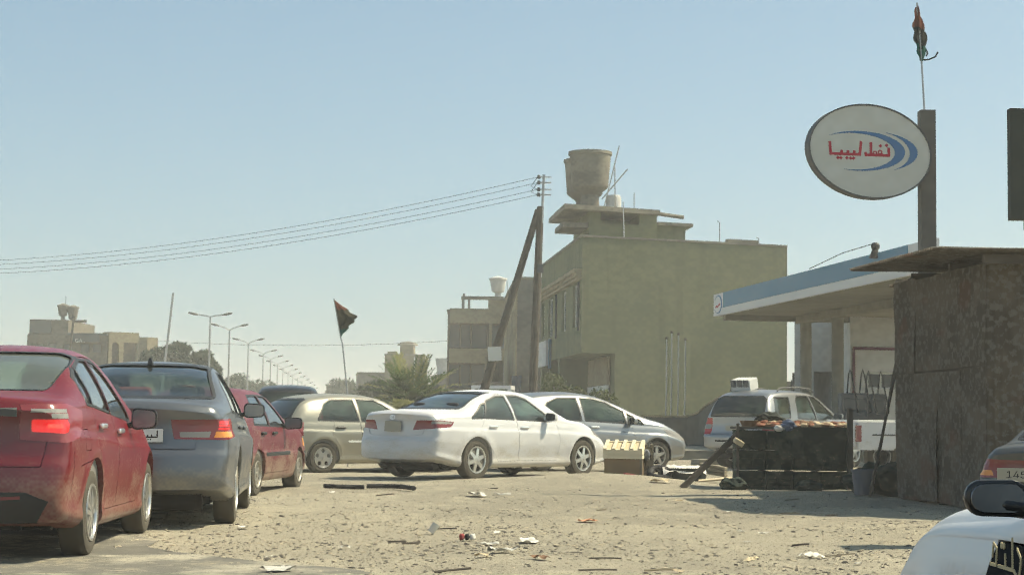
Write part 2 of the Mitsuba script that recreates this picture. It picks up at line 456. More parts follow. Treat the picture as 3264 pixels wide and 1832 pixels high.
    part(key, 'dashboard', m3.Manifold.compose([dash, swh]), 'black_plastic', 40, m=M)
    fl = m3.Manifold.cube([L - .9, hw * 1.5, .12]).translate([.45, -hw * .75, .2])
    ax = [m3.Manifold.cylinder(hw * 1.6, .05, .05, 12).rotate([-90, 0, 0]).translate([x, -hw * .8, R]) for x in (S['xr'], S['xf'])]
    part(key, 'underbody', m3.Manifold.compose([fl] + ax + S.get('under_parts', [])), 'underbody', 40, m=M)
    ty = hw - S.get('tw', .205) * .5 - .022
    for x in (S['xr'], S['xf']):
        for sd in (-1, 1):
            wheel(S, key, x * lg, sd * ty, mats.get('rim', 'alloy'), mats.get('tyre', 'tyre_dusty'), S['style'], M0, S.get('steer', 0) if x == S['xf'] else 0)
    # door handles and mirrors
    ov = np.asarray(O.vertices)
    def ysurf(x, z):
        q = ov[ov[:, 1] < -.2]
        return q[np.argmin((q[:, 0] - x) ** 2 + (q[:, 2] - z) ** 2), 1]
    for i, (x, z0) in enumerate(S.get('handles', [])):
        h = rbox(.2, .035, .038, .015).translate([x, ysurf(x, z0) - .02, z0])
        if dsd < 0: h = h.mirror([0, 1, 0])
        part(holder.get(i, key), 'handle', h, mats.get('handle', body_m), 40, m=M)
    mx, mz = S['mirror']
    for sd in (-1, 1):
        y = ysurf(mx, mz - .09) + S.get('mirror_in', .02)
        ms = S.get('mirror_size', (.13, .22, .15))
        rd = min(.045, min(ms) / 2 - .002)
        cy_, cz_, xc = y - .035 - ms[1] / 2, mz, -ms[0] * .18
        hull = [m3.Manifold.sphere(rd, 18).translate([a * (ms[0] / 2 - rd), cy_ + b * (ms[1] / 2 - rd), mz + cc * (ms[2] / 2 - rd) * (1.0 if b > 0 else .75)]) for a in (-1, 1) for b in (-1, 1) for cc in (-1, 1)]
        full = m3.Manifold.batch_hull(hull)
        hs = full - m3.Manifold.cube([1, 2, 2]).translate([xc - 1, y - 1.5, mz - 1])
        gl = full.translate([0, -cy_, -cz_]).scale([1, .90, .86]).translate([0, cy_, cz_]) ^ m3.Manifold.cube([.008, 2, 2]).translate([xc - .005, y - 1.5, mz - 1])
        st = m3.Manifold.batch_hull([m3.Manifold.sphere(.02, 10).translate([0, y, mz - ms[2] * .3]), m3.Manifold.sphere(.02, 10).translate([.05, y, mz - ms[2] * .36]), m3.Manifold.sphere(.02, 10).translate([0, y - .08, mz - ms[2] * .18])])
        mm = m3.Manifold.compose([hs, st])
        mm, gl = mm.translate([mx, 0, 0]), gl.translate([mx, 0, 0])
        if sd > 0: mm, gl = mm.mirror([0, 1, 0]), gl.mirror([0, 1, 0])
        mk = part(key, 'mirror', mm, mats.get('mirror', body_m), 40, m=M)
        part(mk, 'glass', gl, 'mirror_glass', m=M)
    return key, M, ysurf

def plate_at(key, M, x, y, z, w, h, lean=0, mat='plate_white', marks=(), bodyless=False):
    """Number plate on the rear, reading from behind (car y right = -y)."""
    t = frame((x, -y, z), (0, -1, 0), (math.sin(lean), 0, math.cos(lean)), (-math.cos(lean), 0, math.sin(lean)))
    pm = ext(soft(sbox(-w / 2, -h / 2, w / 2, h / 2), .008), .008)
    k = part(key, 'number_plate', pm, mat, m=M @ t)
    for mk in marks:
        q = mk.copy(); q.apply_translation((0, 0, .0085))
        part(k, 'lettering', q, 'ink', m=M @ t)
    return k
# ------------------------------------------------------------------ the cars
SEDAN_REAR = [(.15, .12), (.3, .03), (.45, .0), (.62, .015), (.70, .05), (.9, .07), (1.0, .05), (1.08, .02), (1.2, .03)]
FRONT = [(.15, .12), (.3, .03), (.5, .0), (.62, .03), (.75, .12), (.9, .3)]

def merged(S, **kw):
    return {k: v for k, v in {**S, **kw}.items() if not k.startswith('_')}

WHITE_SEDAN = dict(L=4.8, W=1.82, R=.327, rim=.215, xr=1.08, xf=3.855, step=.032,
    top=[(0, 1.06), (.12, 1.115), (.4, 1.13), (.78, 1.15), (.95, 1.21), (1.35, 1.365), (1.75, 1.455), (2.15, 1.485), (2.5, 1.475), (2.85, 1.40), (3.3, 1.17), (3.62, 1.02), (3.9, .985), (4.3, .91), (4.6, .80), (4.8, .66)],
    belt=[(0, .93), (.5, .985), (1.0, .99), (2.0, .975), (3.0, .945), (3.7, .91), (4.2, .83), (4.55, .70), (4.8, .55)],
    under=[(0, .34), (.3, .29), (.8, .21), (1.4, .19), (3.4, .19), (4.3, .20), (4.8, .27)],
    rear_face=SEDAN_REAR, front_face=FRONT, cabin=(.9, 3.6), seats=(1.25, 2.25), dash=3.1, dashz=.9, tumble=.46,
    side_windows=[P((1.02, 1.00), (1.30, 1.01), (1.45, 1.235), (1.36, 1.22)), P((1.345, 1.01), (2.05, .99), (2.0, 1.365), (1.80, 1.36), (1.50, 1.27)), P((2.14, .99), (3.02, .965), (2.92, 1.06), (2.55, 1.315), (2.35, 1.37), (2.09, 1.37))],
    rear_window=P((-.64, 1.165), (.64, 1.165), (.50, 1.40), (.3, 1.415), (-.3, 1.415), (-.50, 1.40)),
    windshield=P((-.68, 1.02), (.68, 1.02), (.52, 1.36), (.3, 1.385), (-.3, 1.385), (-.52, 1.36)),
    doors=[P((1.32, 1.0), (1.20, .85), (1.28, .62), (1.52, .42), (1.60, .30), (2.12, .30), (2.10, 1.40), (1.80, 1.40), (1.5, 1.31), (1.33, 1.05)),
           P((2.12, .30), (3.12, .30), (3.20, .62), (3.14, .95), (2.97, 1.06), (2.60, 1.34), (2.38, 1.405), (2.10, 1.40))],
    door_labels={1: 'white front door with a rusty brown smear low at its front edge'},
    handles=[(1.48, .86), (2.28, .85)], mirror=(2.88, 1.03), style=('spoke', 6),
    patches=[('taillight', 'rcorner', P((.34, .80), (.40, .955), (.80, .955), (1.0, .935), (.95, .85)), 'lens_dark_red', True, None),
             ('taillight_lens', 'rcorner', P((.62, .90), (.64, .945), (.80, .945), (.97, .928), (.955, .90)), 'lens_clear', True, None),
             ('headlight', 'fcorner', P((.42, .66), (.40, .74), (.75, .80), (1.02, .82), (1.0, .74), (.8, .67)), 'lens_clear', True, None)],
    grooves=[('rear', [(-.66, .93), (-.60, .74), (-.45, .71), (.45, .71), (.60, .74), (.66, .93)], .009, False), ('side', [(4.1, .20), (4.02, .70)], .003, True)],
    under_parts=[m3.Manifold.cylinder(.7, .11, .11, 20).rotate([-90, 0, 0]).translate([.42, -.62, .25]), m3.Manifold.cube([.5, .9, .14]).translate([.6, -.6, .16])])

RED_SEDAN = merged(WHITE_SEDAN, rear_rubber=.010, tall=1.065, L=4.365, W=1.72, R=.312, rim=.205, xr=.96, xf=3.53, tw=.195,
    top=[(0, 1.00), (.10, 1.075), (.35, 1.10), (.58, 1.12), (.75, 1.17), (1.15, 1.34), (1.6, 1.44), (2.0, 1.465), (2.35, 1.45), (2.7, 1.37), (3.1, 1.16), (3.4, 1.02), (3.65, .97), (4.0, .86), (4.25, .72), (4.365, .62)],
    belt=[(0, .93), (.35, 1.0), (.9, 1.0), (1.6, .96), (2.6, .90), (3.3, .88), (3.8, .78), (4.15, .66), (4.365, .52)],
    under=[(0, .27), (.3, .24), (.8, .19), (1.3, .17), (3.2, .17), (4.0, .18), (4.365, .25)],
    cabin=(.75, 3.35), seats=(1.42, 2.15), dash=2.85, dashz=.88,
    side_windows=[P((.94, 1.04), (1.13, 1.03), (1.19, 1.27), (1.02, 1.20)), P((1.17, 1.03), (1.86, .985), (1.83, 1.345), (1.58, 1.345), (1.24, 1.275)), P((1.94, .98), (2.78, .925), (2.70, 1.02), (2.38, 1.27), (2.2, 1.335), (1.91, 1.35))],
    rear_window=soft(P((-.54, 1.125), (.54, 1.125), (.585, 1.30), (.555, 1.365), (.47, 1.39), (-.47, 1.39), (-.555, 1.365), (-.585, 1.30)), .04),
    windshield=P((-.64, 1.02), (.64, 1.02), (.48, 1.34), (.3, 1.365), (-.3, 1.365), (-.48, 1.34)),
    doors=[P((1.13, 1.02), (1.05, .82), (1.12, .62), (1.34, .42), (1.42, .29), (1.93, .29), (1.90, 1.38), (1.58, 1.375), (1.2, 1.30), (1.14, 1.1)),
           P((1.93, .29), (2.86, .29), (2.94, .60), (2.88, .9), (2.74, 1.02), (2.42, 1.30), (2.22, 1.365), (1.90, 1.38))],
    door_labels={0: 'dusty red rear door with a scuffed dent'}, handles=[(1.30, .88), (2.10, .84)], mirror=(2.66, .93), mirror_size=(.12, .21, .17), style=('twin', 5), gap=.045,
    patches=[('taillight', 'rcorner', P((.42, 0.795), (.42, 1.020), (.80, 1.030), (1.06, 0.985), (.98, 0.855), (.88, 0.800), (.7, 0.775)), 'lens_dark_red', True, None),
             ('taillight_lens', 'rcorner', P((.46, 0.930), (.47, 0.965), (.78, 0.965), (.77, 0.930)), 'lens_dark_red', True, None), ('taillight_clear_lens', 'rcorner', P((.47, 0.968), (.475, .994), (.76, .994), (.76, 0.968)), 'lens_clear', True, None), ('taillight_clear_lens', 'rcorner', P((.60, 0.933), (.60, 0.965), (.77, 0.965), (.765, 0.933)), 'lens_clear', True, None), ('taillight_brake_lens', 'rcorner', soft(P((.485, .845), (.485, .925), (.74, .925), (.77, .90), (.75, .85), (.70, .835)), .012), 'lens_lit', True, None), ('taillight_bulb', 'rcorner', soft(P((.58, .868), (.58, .896), (.69, .896), (.69, .868)), .008), 'lens_core', True, None),
             ('trim_strip', 'rear', P((.26, 0.950), (.28, 0.995), (.47, 1.000), (.47, 0.940)), 'grey_plastic', True, None),
             ('bumper_insert', 'rear', P((-.62, .26), (-.70, .40), (-.55, .46), (.55, .46), (.70, .40), (.62, .26)), 'black_plastic', False, None),
             ('reflector', 'rear', P((.20, .405), (.20, .425), (.52, .435), (.52, .415)), 'lens_dark_red', True, None),
             ('headlight', 'fcorner', P((.42, .58), (.40, .70), (.75, .78), (1.1, .84), (1.05, .74), (.8, .6)), 'lens_clear', True, None)],
    grooves=[('rear', [(-.70, .94), (-.64, .62), (.64, .62), (.70, .94)], .004, False), ('side', [(3.62, .3), (3.60, .72)], .003, True), ('side', [(.30, .45), (.32, .72)], .003, True), ('side', [(.62, .72), (.62, .86), (.76, .86), (.76, .72), (.62, .72)], .003, True), ('side', [(.5, .62), (.85, .66)], .004, True)],
    under_parts=[m3.Manifold.cube([.5, .9, .12]).translate([.4, -.45, .2])])

GREY_SEDAN = merged(WHITE_SEDAN, tall=1.05, W=1.83, R=.327, xr=1.07, xf=3.80,
    top=[(0, 1.03), (.12, 1.10), (.35, 1.115), (.66, 1.13), (.84, 1.18), (1.25, 1.37), (1.6, 1.455), (2.1, 1.49), (2.5, 1.475), (2.85, 1.40), (3.3, 1.17), (3.62, 1.02), (3.9, .985), (4.3, .91), (4.6, .80), (4.8, .66)],
    rear_window=P((-.66, 1.15), (.66, 1.15), (.555, 1.41), (.4, 1.435), (-.4, 1.435), (-.555, 1.41)),
    side_windows=[P((1.0, 1.02), (2.02, .995), (1.98, 1.37), (1.7, 1.365), (1.38, 1.27)), P((2.10, .99), (3.0, .965), (2.90, 1.06), (2.53, 1.315), (2.33, 1.375), (2.06, 1.375))],
    doors=[P((1.30, .97), (1.18, .85), (1.26, .62), (1.5, .42), (1.58, .30), (2.06, .30), (2.04, .97)), P((2.06, .30), (3.10, .30), (3.18, .62), (3.1, .94), (2.04, .97))], door_labels={},
    patches=[('taillight', 'rcorner', P((.32, .77), (.30, .935), (.75, .945), (1.0, .95), (.98, .79), (.72, .765)), 'lens_dark_red', True, None),
             ('taillight_brake_strip', 'rcorner', P((0.655, 0.852), (0.660, 0.872), (.885, 0.872), (.875, 0.852)), 'lens_lit', True, None), ('taillight_brake_strip', 'rcorner', P((0.661, 0.880), (0.666, 0.900), (.885, 0.900), (.875, 0.880)), 'lens_lit', True, None), ('taillight_brake_strip', 'rcorner', P((0.667, 0.908), (0.672, 0.928), (.885, 0.928), (.875, 0.908)), 'lens_lit', True, None),
             ('taillight_amber_lens', 'rcorner', P((.62, .785), (.64, .838), (.90, .838), (.88, .79)), 'lens_amber', True, None),
             ('taillight_reverse_lens', 'rcorner', P((.36, .785), (.36, .83), (.60, .838), (.58, .785)), 'lens_clear', True, None)],
    grooves=[('rear', [(-.60, .94), (-.56, .68), (.56, .68), (.60, .94)], .005, False)], handles=[(1.45, .87), (2.25, .86)], style=('spoke', 7))

MPV = merged(WHITE_SEDAN, L=4.35, W=1.76, R=.305, rim=.2, xr=.85, xf=3.43,
    top=[(0, 1.0), (.12, 1.20), (.45, 1.43), (1.0, 1.53), (1.6, 1.555), (2.1, 1.51), (2.6, 1.36), (3.1, 1.15), (3.42, 1.05), (3.8, .975), (4.12, .88), (4.35, .70)],
    belt=[(0, .92), (.5, .985), (1.0, .98), (2.0, .955), (3.0, .90), (3.5, .88), (3.95, .81), (4.2, .72), (4.35, .58)],
    under=[(0, .32), (.3, .26), (.8, .20), (1.3, .18), (3.2, .18), (4.0, .2), (4.35, .27)], rear_face=[(.2, .1), (.35, .02), (.5, 0), (.7, .03), (.9, .06), (1.2, .1), (1.5, .25)],
    cabin=(.5, 3.3), seats=(1.1, 2.05), dash=2.95, dashz=.86, tumble=.40,
    side_windows=[P((.93, 1.03), (1.72, .995), (1.68, 1.42), (1.28, 1.42), (1.02, 1.32), (.91, 1.15)), P((1.82, .99), (2.72, .95), (2.72, 1.17), (2.35, 1.35), (2.05, 1.415), (1.78, 1.425)), P((2.80, .945), (3.13, .925), (3.10, 1.0), (2.80, 1.135))],
    rear_window=P((-.60, 1.05), (.60, 1.05), (.52, 1.40), (-.52, 1.40)), windshield=P((-.66, 1.02), (.66, 1.02), (.5, 1.42), (.3, 1.44), (-.3, 1.44), (-.5, 1.42)),
    doors=[P((1.12, .98), (1.02, .8), (1.12, .6), (1.3, .42), (1.36, .30), (1.80, .30), (1.77, .975)), P((1.80, .30), (2.85, .30), (2.92, .6), (2.86, .93), (1.77, .975))], door_labels={},
    handles=[(1.3, .87), (2.0, .86)], mirror=(2.82, .99), style=('spoke', 5),
    patches=[('taillight', 'rcorner', P((.48, .72), (.50, .98), (.80, 1.0), (.82, .74)), 'lens_dark_red', True, None), ('headlight', 'fcorner', P((.44, .60), (.42, .70), (.75, .77), (1.12, .84), (1.05, .72), (.8, .61)), 'lens_clear', True, None)],
    grooves=[('side', [(3.72, .3), (3.70, .74)], .003, True)], under_parts=[])

HATCH = merged(WHITE_SEDAN, L=4.1, W=1.67, R=.29, rim=.185, xr=.74, xf=3.15, step=.036,
    top=[(0, 1.02), (.10, 1.12), (.38, 1.34), (.65, 1.405), (1.2, 1.45), (1.7, 1.445), (2.05, 1.40), (2.5, 1.20), (2.85, 1.0), (3.1, .96), (3.5, .90), (3.85, .80), (4.1, .66)],
    belt=[(0, .88), (.5, .93), (1.2, .93), (2.4, .91), (3.0, .89), (3.6, .80), (3.9, .68), (4.1, .54)],
    under=[(0, .33), (.3, .27), (.7, .2), (1.1, .18), (2.9, .18), (3.7, .2), (4.1, .27)], rear_face=[(.2, .1), (.35, .02), (.5, 0), (.66, .05), (.9, .06), (1.05, .06), (1.35, .12)],
    cabin=(.45, 2.8), seats=(.85, 1.75), dash=2.5, dashz=.86, tumble=.42,
    side_windows=[P((.66, .965), (1.50, .955), (1.46, 1.335), (.98, 1.325), (.84, 1.25)), P((1.58, .955), (2.54, .935), (2.44, 1.04), (2.1, 1.25), (1.92, 1.33), (1.54, 1.34))],
    rear_window=P((-.60, 1.0), (.60, 1.0), (.50, 1.30), (.42, 1.325), (-.42, 1.325), (-.50, 1.30)), windshield=P((-.62, .99), (.62, .99), (.48, 1.32), (.3, 1.345), (-.3, 1.345), (-.48, 1.32)),
    doors=[P((.98, .93), (.92, .7), (1.10, .45), (1.12, .30), (1.56, .30), (1.53, .93)), P((1.56, .30), (2.55, .30), (2.62, .6), (2.55, .91), (1.53, .93))], door_labels={},
    handles=[(1.10, .83), (1.7, .83)], mirror=(2.38, .97), style=('hole', 5),
    patches=[('taillight', 'rcorner', P((.46, .66), (.46, .92), (.78, .92), (.80, .68)), 'lens_dark_red', True, None), ('side_strip', 'side', P((1.25, .565), (2.6, .565), (2.6, .60), (1.25, .60)), 'plate_white', False, None), ('headlight', 'fcorner', P((.4, .58), (.4, .70), (.75, .74), (1.0, .76), (.95, .64), (.8, .58)), 'lens_clear', True, None)],
    grooves=[], under_parts=[])

MAROON = merged(HATCH, L=3.95, W=1.60, R=.275, rim=.172, xr=.78, xf=3.12, side=SIDE_BOXY, bulge=(.10, .16),
    top=[(0, 1.0), (.10, 1.08), (.36, 1.28), (.62, 1.36), (1.1, 1.40), (1.65, 1.395), (1.98, 1.35), (2.45, 1.12), (2.75, .96), (3.0, .92), (3.4, .86), (3.8, .76), (3.95, .66)],
    belt=[(0, .88), (.5, .90), (1.2, .89), (2.4, .87), (3.0, .85), (3.5, .80), (3.8, .70), (3.95, .56)],
    side_windows=[P((.70, .92), (1.44, .905), (1.40, 1.285), (.92, 1.275)), P((1.52, .905), (2.36, .89), (2.10, 1.12), (1.84, 1.275), (1.48, 1.285))],
    doors=[P((.96, .90), (.90, .68), (1.06, .45), (1.10, .28), (1.50, .28), (1.46, .89)), P((1.50, .28), (2.44, .28), (2.50, .6), (2.42, .87), (1.46, .89))],
    rear_window=P((-.56, .98), (.56, .98), (.48, 1.24), (-.48, 1.24)), windshield=P((-.58, .96), (.58, .96), (.46, 1.27), (-.46, 1.27)),
    handles=[(1.02, .80), (1.62, .80)], mirror=(2.24, .93), style=('slot', 8), mirror_size=(.13, .24, .17),
    patches=[('taillight', 'rcorner', P((.46, .66), (.46, .86), (.80, .86), (.80, .68)), 'lens_dark_red', True, None), ('taillight_amber_lens', 'rcorner', P((.70, .70), (.70, .82), (.795, .82), (.795, .70)), 'lens_amber', True, None),
             ('side_strip', 'side', P((1.12, .50), (2.46, .50), (2.46, .55), (1.12, .55)), 'black_plastic', False, None), ('bumper', 'side', P((3.55, .36), (3.98, .36), (3.98, .54), (3.5, .54)), 'black_plastic', True, None),
             ('headlight', 'fcorner', P((.44, .60), (.44, .72), (.80, .74), (.80, .60)), 'lens_clear', True, None), ('turn_signal', 'fcorner', P((.82, .60), (.82, .72), (.92, .72), (.92, .61)), 'lens_amber', True, None), ('marker', 'side', P((3.42, .64), (3.42, .69), (3.50, .69), (3.50, .64)), 'lens_amber', True, None)])

SUV = merged(WHITE_SEDAN, long=1.07, L=4.56, W=1.84, R=.36, rim=.225, xr=.93, xf=3.62, step=.038, gap=.06, tw=.24,
    top=[(0, 1.2), (.06, 1.36), (.28, 1.62), (.5, 1.69), (1.2, 1.745), (1.9, 1.73), (2.3, 1.66), (2.8, 1.38), (3.1, 1.20), (3.4, 1.13), (3.9, 1.06), (4.3, .96), (4.56, .8)],
    belt=[(0, 1.06), (.5, 1.10), (1.2, 1.09), (2.6, 1.06), (3.4, 1.03), (4.0, .96), (4.3, .84), (4.56, .66)],
    under=[(0, .45), (.4, .38), (.9, .33), (1.4, .30), (3.2, .30), (4.1, .34), (4.56, .40)], rear_face=[(.3, .08), (.5, 0), (.68, .0), (.8, .06), (1.0, .08), (1.2, .08), (1.6, .16)],
    cabin=(.35, 3.1), seats=(1.15, 2.05), dash=2.8, dashz=1.0, tumble=.34, bulge=(.08, .2),
    side_windows=[P((.34, 1.13), (.90, 1.125), (1.06, 1.56), (.52, 1.55)), P((1.22, 1.12), (1.98, 1.10), (1.90, 1.60), (1.45, 1.60), (1.33, 1.50)), P((2.06, 1.10), (2.86, 1.085), (2.70, 1.22), (2.35, 1.48), (2.2, 1.585), (1.98, 1.60))],
    rear_window=P((-.66, 1.15), (.66, 1.15), (.60, 1.50), (.5, 1.56), (-.5, 1.56), (-.60, 1.50)), windshield=P((-.66, 1.18), (.66, 1.18), (.54, 1.56), (-.54, 1.56)),
    doors=[P((1.2, 1.09), (1.12, .8), (1.4, .5), (1.42, .42), (2.02, .42), (2.0, 1.08)), P((2.02, .42), (2.95, .42), (3.0, .7), (2.95, 1.05), (2.0, 1.08))], door_labels={},
    handles=[(1.42, .98), (2.2, .98)], mirror=(2.72, 1.16), style=('spoke', 5),
    patches=[('taillight', 'rcorner', P((.52, .74), (.52, 1.10), (.76, 1.10), (.72, .74)), 'lens_red', True, None), ('taillight_lens', 'rcorner', P((.53, .86), (.53, .96), (.74, .96), (.73, .86)), 'lens_clear', True, None),
             ('bumper_step', 'rear', P((-.5, .58), (-.5, .62), (.5, .62), (.5, .58)), 'black_plastic', False, None)],
    grooves=[('rear', [(-.72, 1.1), (-.70, .74), (.70, .74), (.72, 1.1)], .005, False)], under_parts=[])

TAXI = merged(HATCH, door_side=-1, L=4.5, W=1.70, R=.30, rim=.19, xr=.95, xf=3.6, side=SIDE_BOXY, bulge=(.10, .14),
    top=[(0, .9), (.15, .95), (.7, .97), (.9, 1.02), (1.4, 1.32), (1.8, 1.38), (2.3, 1.36), (2.7, 1.22), (3.05, 1.0), (3.3, .965), (3.8, .91), (4.3, .84), (4.5, .74)],
    belt=[(0, .84), (.5, .87), (1.6, .87), (3.0, .845), (3.6, .82), (4.2, .74), (4.4, .66), (4.5, .56)],
    under=[(0, .3), (.5, .24), (1.2, .2), (3.4, .2), (4.1, .22), (4.5, .3)],
    side_windows=[P((1.25, .90), (2.0, .89), (1.96, 1.26), (1.52, 1.26)), P((2.08, .89), (2.85, .875), (2.6, 1.10), (2.42, 1.25), (2.04, 1.26))],
    doors=[P((1.2, .87), (1.2, .5), (1.35, .28), (2.06, .28), (2.04, .865)), P((2.06, .28), (3.10, .28), (3.14, .6), (3.08, .85), (2.04, .865))], cabin=(.9, 3.0), seats=(1.3, 2.2), dash=2.75, dashz=.82,
    rear_window=P((-.58, 1.0), (.58, 1.0), (.48, 1.26), (-.48, 1.26)), windshield=P((-.6, .98), (.6, .98), (.48, 1.27), (-.48, 1.27)),
    handles=[(1.4, .78), (2.2, .78)], mirror=(2.76, .945), mirror_in=.004, mirror_size=(.07, .118, .068), style=('slot', 8), rear_face=[(.2, .06), (.5, 0), (.9, .04)],
    patches=[('taillight', 'rcorner', P((.46, .62), (.46, .82), (.80, .82), (.80, .64)), 'lens_dark_red', True, None), ('hood', 'top', P((3.10, -.72), (3.10, .72), (4.44, .62), (4.44, -.62)), 'door_black', False, None)],
    grooves=[])
# ------------------------------------------------------------------ ground, road, apron
def road_edge(y):
    """x of the ragged right edge of the asphalt at depth y."""
    return np.where(y < 17.4, -1.1 - (y - 11.6) * .40, -3.42 - .105 * (y - 17.4)) + 0.3 * np.sin(y * .35) + 1.6 * (meshkit.fbm(np.stack([y * .5, 0 * y, 0 * y], -1), 4, 3) - .5)

def height(x, y):
    p = np.stack([x * .45, y * .45, 0 * x], -1)
    rough = (meshkit.fbm(p, 3, 5) - .5) * .10 + (meshkit.fbm(p * 5, 3, 9) - .5) * .035
    off = np.clip((x - road_edge(y)) / 1.2, 0, 1)              # flat on the road
    near = np.clip((46 - y) / 6, 0, 1) * np.clip((y - 2) / 3, 0, 1) * np.clip((9 - x) / 3, 0, 1)
    h = rough * off * near
    h += .17 * np.exp(-(((x - 1.45) / 1.5) ** 2 + ((y - 28.6) / 1.0) ** 2)) * off      # heap in front of the crate
    h += .03 * np.exp(-(((x - 0.0) / 4.0) ** 2 + ((y - 31.5) / 3.5) ** 2))
    h -= .05 * np.exp(-(((x - 2.0) / 1.6) ** 2 + ((y - 2.5) / 3.0) ** 2))
    return h

def axis(parts):
    return np.unique(np.concatenate([np.linspace(a, b, n) for a, b, n in parts]))

gx = axis([(-6000, -400, 8), (-400, -60, 18), (-60, -10, 30), (-10, 9, 210), (9, 60, 30), (60, 400, 18), (400, 6000, 8)])
gy = axis([(-400, -20, 8), (-20, 5, 10), (5, 36, 330), (36, 60, 60), (60, 400, 40), (400, 6000, 12)])
GX, GY = np.meshgrid(gx, gy)
GZ = height(GX, GY)
n0, n1 = GX.shape
ii = np.arange(n0 * n1).reshape(n0, n1)
gf = np.stack([ii[:-1, :-1], ii[:-1, 1:], ii[1:, 1:], ii[1:, :-1]], -1).reshape(-1, 4)

def sand(p, n, uv):
    a = fbm(p.x * .35, p.y * .35, 0.0, 4)
    b = fbm(p.x * 3.1, p.y * 3.1, 4.0, 3)
    d1, d2, c = voronoi(p.x * 34, p.y * 34)
    e1, e2, cc = voronoi(p.x * 80 + 3, p.y * 80)
    col = mix((0.318, 0.296, 0.236), (0.262, 0.246, 0.20), smoothstep(.35, .68, a))
    col = mix(col, (0.40, 0.372, 0.29), smoothstep(.52, .75, b) * .55)
    stone = smoothstep(.36, .24, d1) * smoothstep(.40, .52, c + .34 * (a - .5))
    col = mix(col, mix((0.10, 0.092, 0.08), (0.40, 0.36, 0.29), smoothstep(.45, .95, cell_rand(c * 997, 3, 5))), stone * .8)
    grit = smoothstep(.42, .2, e1) * smoothstep(.45, .6, cc)
    return mix(col, (0.155, 0.135, 0.105), grit * .75)
def sand_bump(p, n, uv):
    d1, d2, c = voronoi(p.x * 34, p.y * 34)
    return .007 * smoothstep(.4, .1, d1) * smoothstep(.40, .6, c) + .011 * noise(p.x * 30, p.y * 30, 1.0)
scene['sand'] = {'type': 'bumpmap', 'scale': 1.0, 'tex': proc(sand_bump, 4e-3), 'bsdf': two({'type': 'diffuse', 'reflectance': proc(sand)})}
struct('ground'); put('ground', (np.stack([GX, GY, GZ], -1).reshape(-1, 3), gf), 'sand', True)

def asphalt(p, n, uv):
    a = fbm(p.x * .8, p.y * .8, 2.0, 4)
    g = noise(p.x * 70, p.y * 70, 0.0)
    s = noise(p.x * 23, p.y * 23, 7.0)
    col = mix((0.092, 0.089, 0.078), (0.132, 0.127, 0.108), smoothstep(.35, .65, a) * .8 + .2 * s)
    col = mix(col, (0.21, 0.188, 0.14), smoothstep(.52, .74, a + .25 * (s - .5)))
    # sand drifted in from the open ground, thinning out over the first metre and a half in ragged tongues
    e = dr.select(p.y < 17.4, -1.1 - (p.y - 11.6) * .40, -3.42 - .105 * (p.y - 17.4))
    b = fbm(p.x * 2.6, p.y * 2.6, 11.0, 4)
    col = mix(col, mix((0.30, 0.28, 0.22), (0.25, 0.235, 0.19), g), smoothstep(-.55, .45, (p.x - e) * .55 + (b - .5) * 3.2) * .95)
    return mix(col, (0.07, 0.066, 0.06), smoothstep(.72, .9, g) * .6)
matte('asphalt', proc(asphalt), .85)
ys = axis([(-30, 4, 14), (4, 45, 260), (45, 500, 120)])
cols = np.linspace(0, 1, 26)
re, le = road_edge(ys), -13.5 - .107 * ys
RX = le[:, None] + (re - le)[:, None] * cols[None, :] ** .7
RY = np.repeat(ys[:, None], 26, 1)
RZ = height(RX, RY) + .006
ii = np.arange(RX.size).reshape(RX.shape)
rf = np.stack([ii[:-1, :-1], ii[:-1, 1:], ii[1:, 1:], ii[1:, :-1]], -1).reshape(-1, 4)
struct('road'); put('road', (np.stack([RX, RY, RZ], -1).reshape(-1, 3), rf), 'asphalt', True)

def concrete_fn(p, n, uv):
    a = fbm(p.x * .9, p.y * .9, p.z * 1.3, 4)
    g = noise(p.x * 9, p.y * 9, p.z * 9)
    return mix((0.21, 0.195, 0.155), (0.14, 0.13, 0.108), smoothstep(.3, .7, a + .2 * (g - .5)))
matte('concrete', proc(concrete_fn), .9)
apron = Polygon([(4.1, 47.5), (30, 44), (34, 80), (3.9, 79)])
struct('apron'); ap = ext(soft(apron, .2), .27); ap.apply_translation((0, 0, -.02)); put('apron', ap, 'concrete')

# loose stones: nobody could count them
ico = trimesh.creation.icosahedron()
def stones(n, seed, ylo, yhi, size, mat, name):
    r = np.random.default_rng(seed)
    y = 1 / r.uniform(1 / yhi, 1 / ylo, n)
    x = r.uniform(-.36, .36, n) * y
    keep = (x > road_edge(y) - .9 + r.exponential(.2, n)) & (x < 5.0)
    dens = meshkit.fbm(np.stack([x * .7, y * .7, 0 * x], -1), 3, 21)
    keep &= r.uniform(.25, .75, n) < dens
    x, y = x[keep], y[keep]
    n = len(x)
    s = np.minimum(size * np.exp(r.normal(0, .5, n)), .02)
    V = ico.vertices[None] * (1 + r.uniform(-.3, .3, (n, 12, 1)))
    V = V * np.stack([s * r.uniform(.8, 1.7, n), s * r.uniform(.7, 1.2, n), s * r.uniform(.3, .7, n)], -1)[:, None]
    a = r.uniform(0, 6.28, n)
    ca, sa = np.cos(a)[:, None], np.sin(a)[:, None]
    V = np.stack([V[..., 0] * ca - V[..., 1] * sa, V[..., 0] * sa + V[..., 1] * ca, V[..., 2]], -1)
    V += np.stack([x, y, height(x, y) + s * .18], -1)[:, None]
    F = (ico.faces[None] + 12 * np.arange(n)[:, None, None]).reshape(-1, 3)
    labels[name] = {'kind': 'stuff', 'label': name.replace('_', ' ') + ' lying all over the sandy ground', 'category': 'gravel'}
    put(name, (V.reshape(-1, 3), F), mat)
matte('stone_pale', (0.36, 0.32, 0.24), .9)
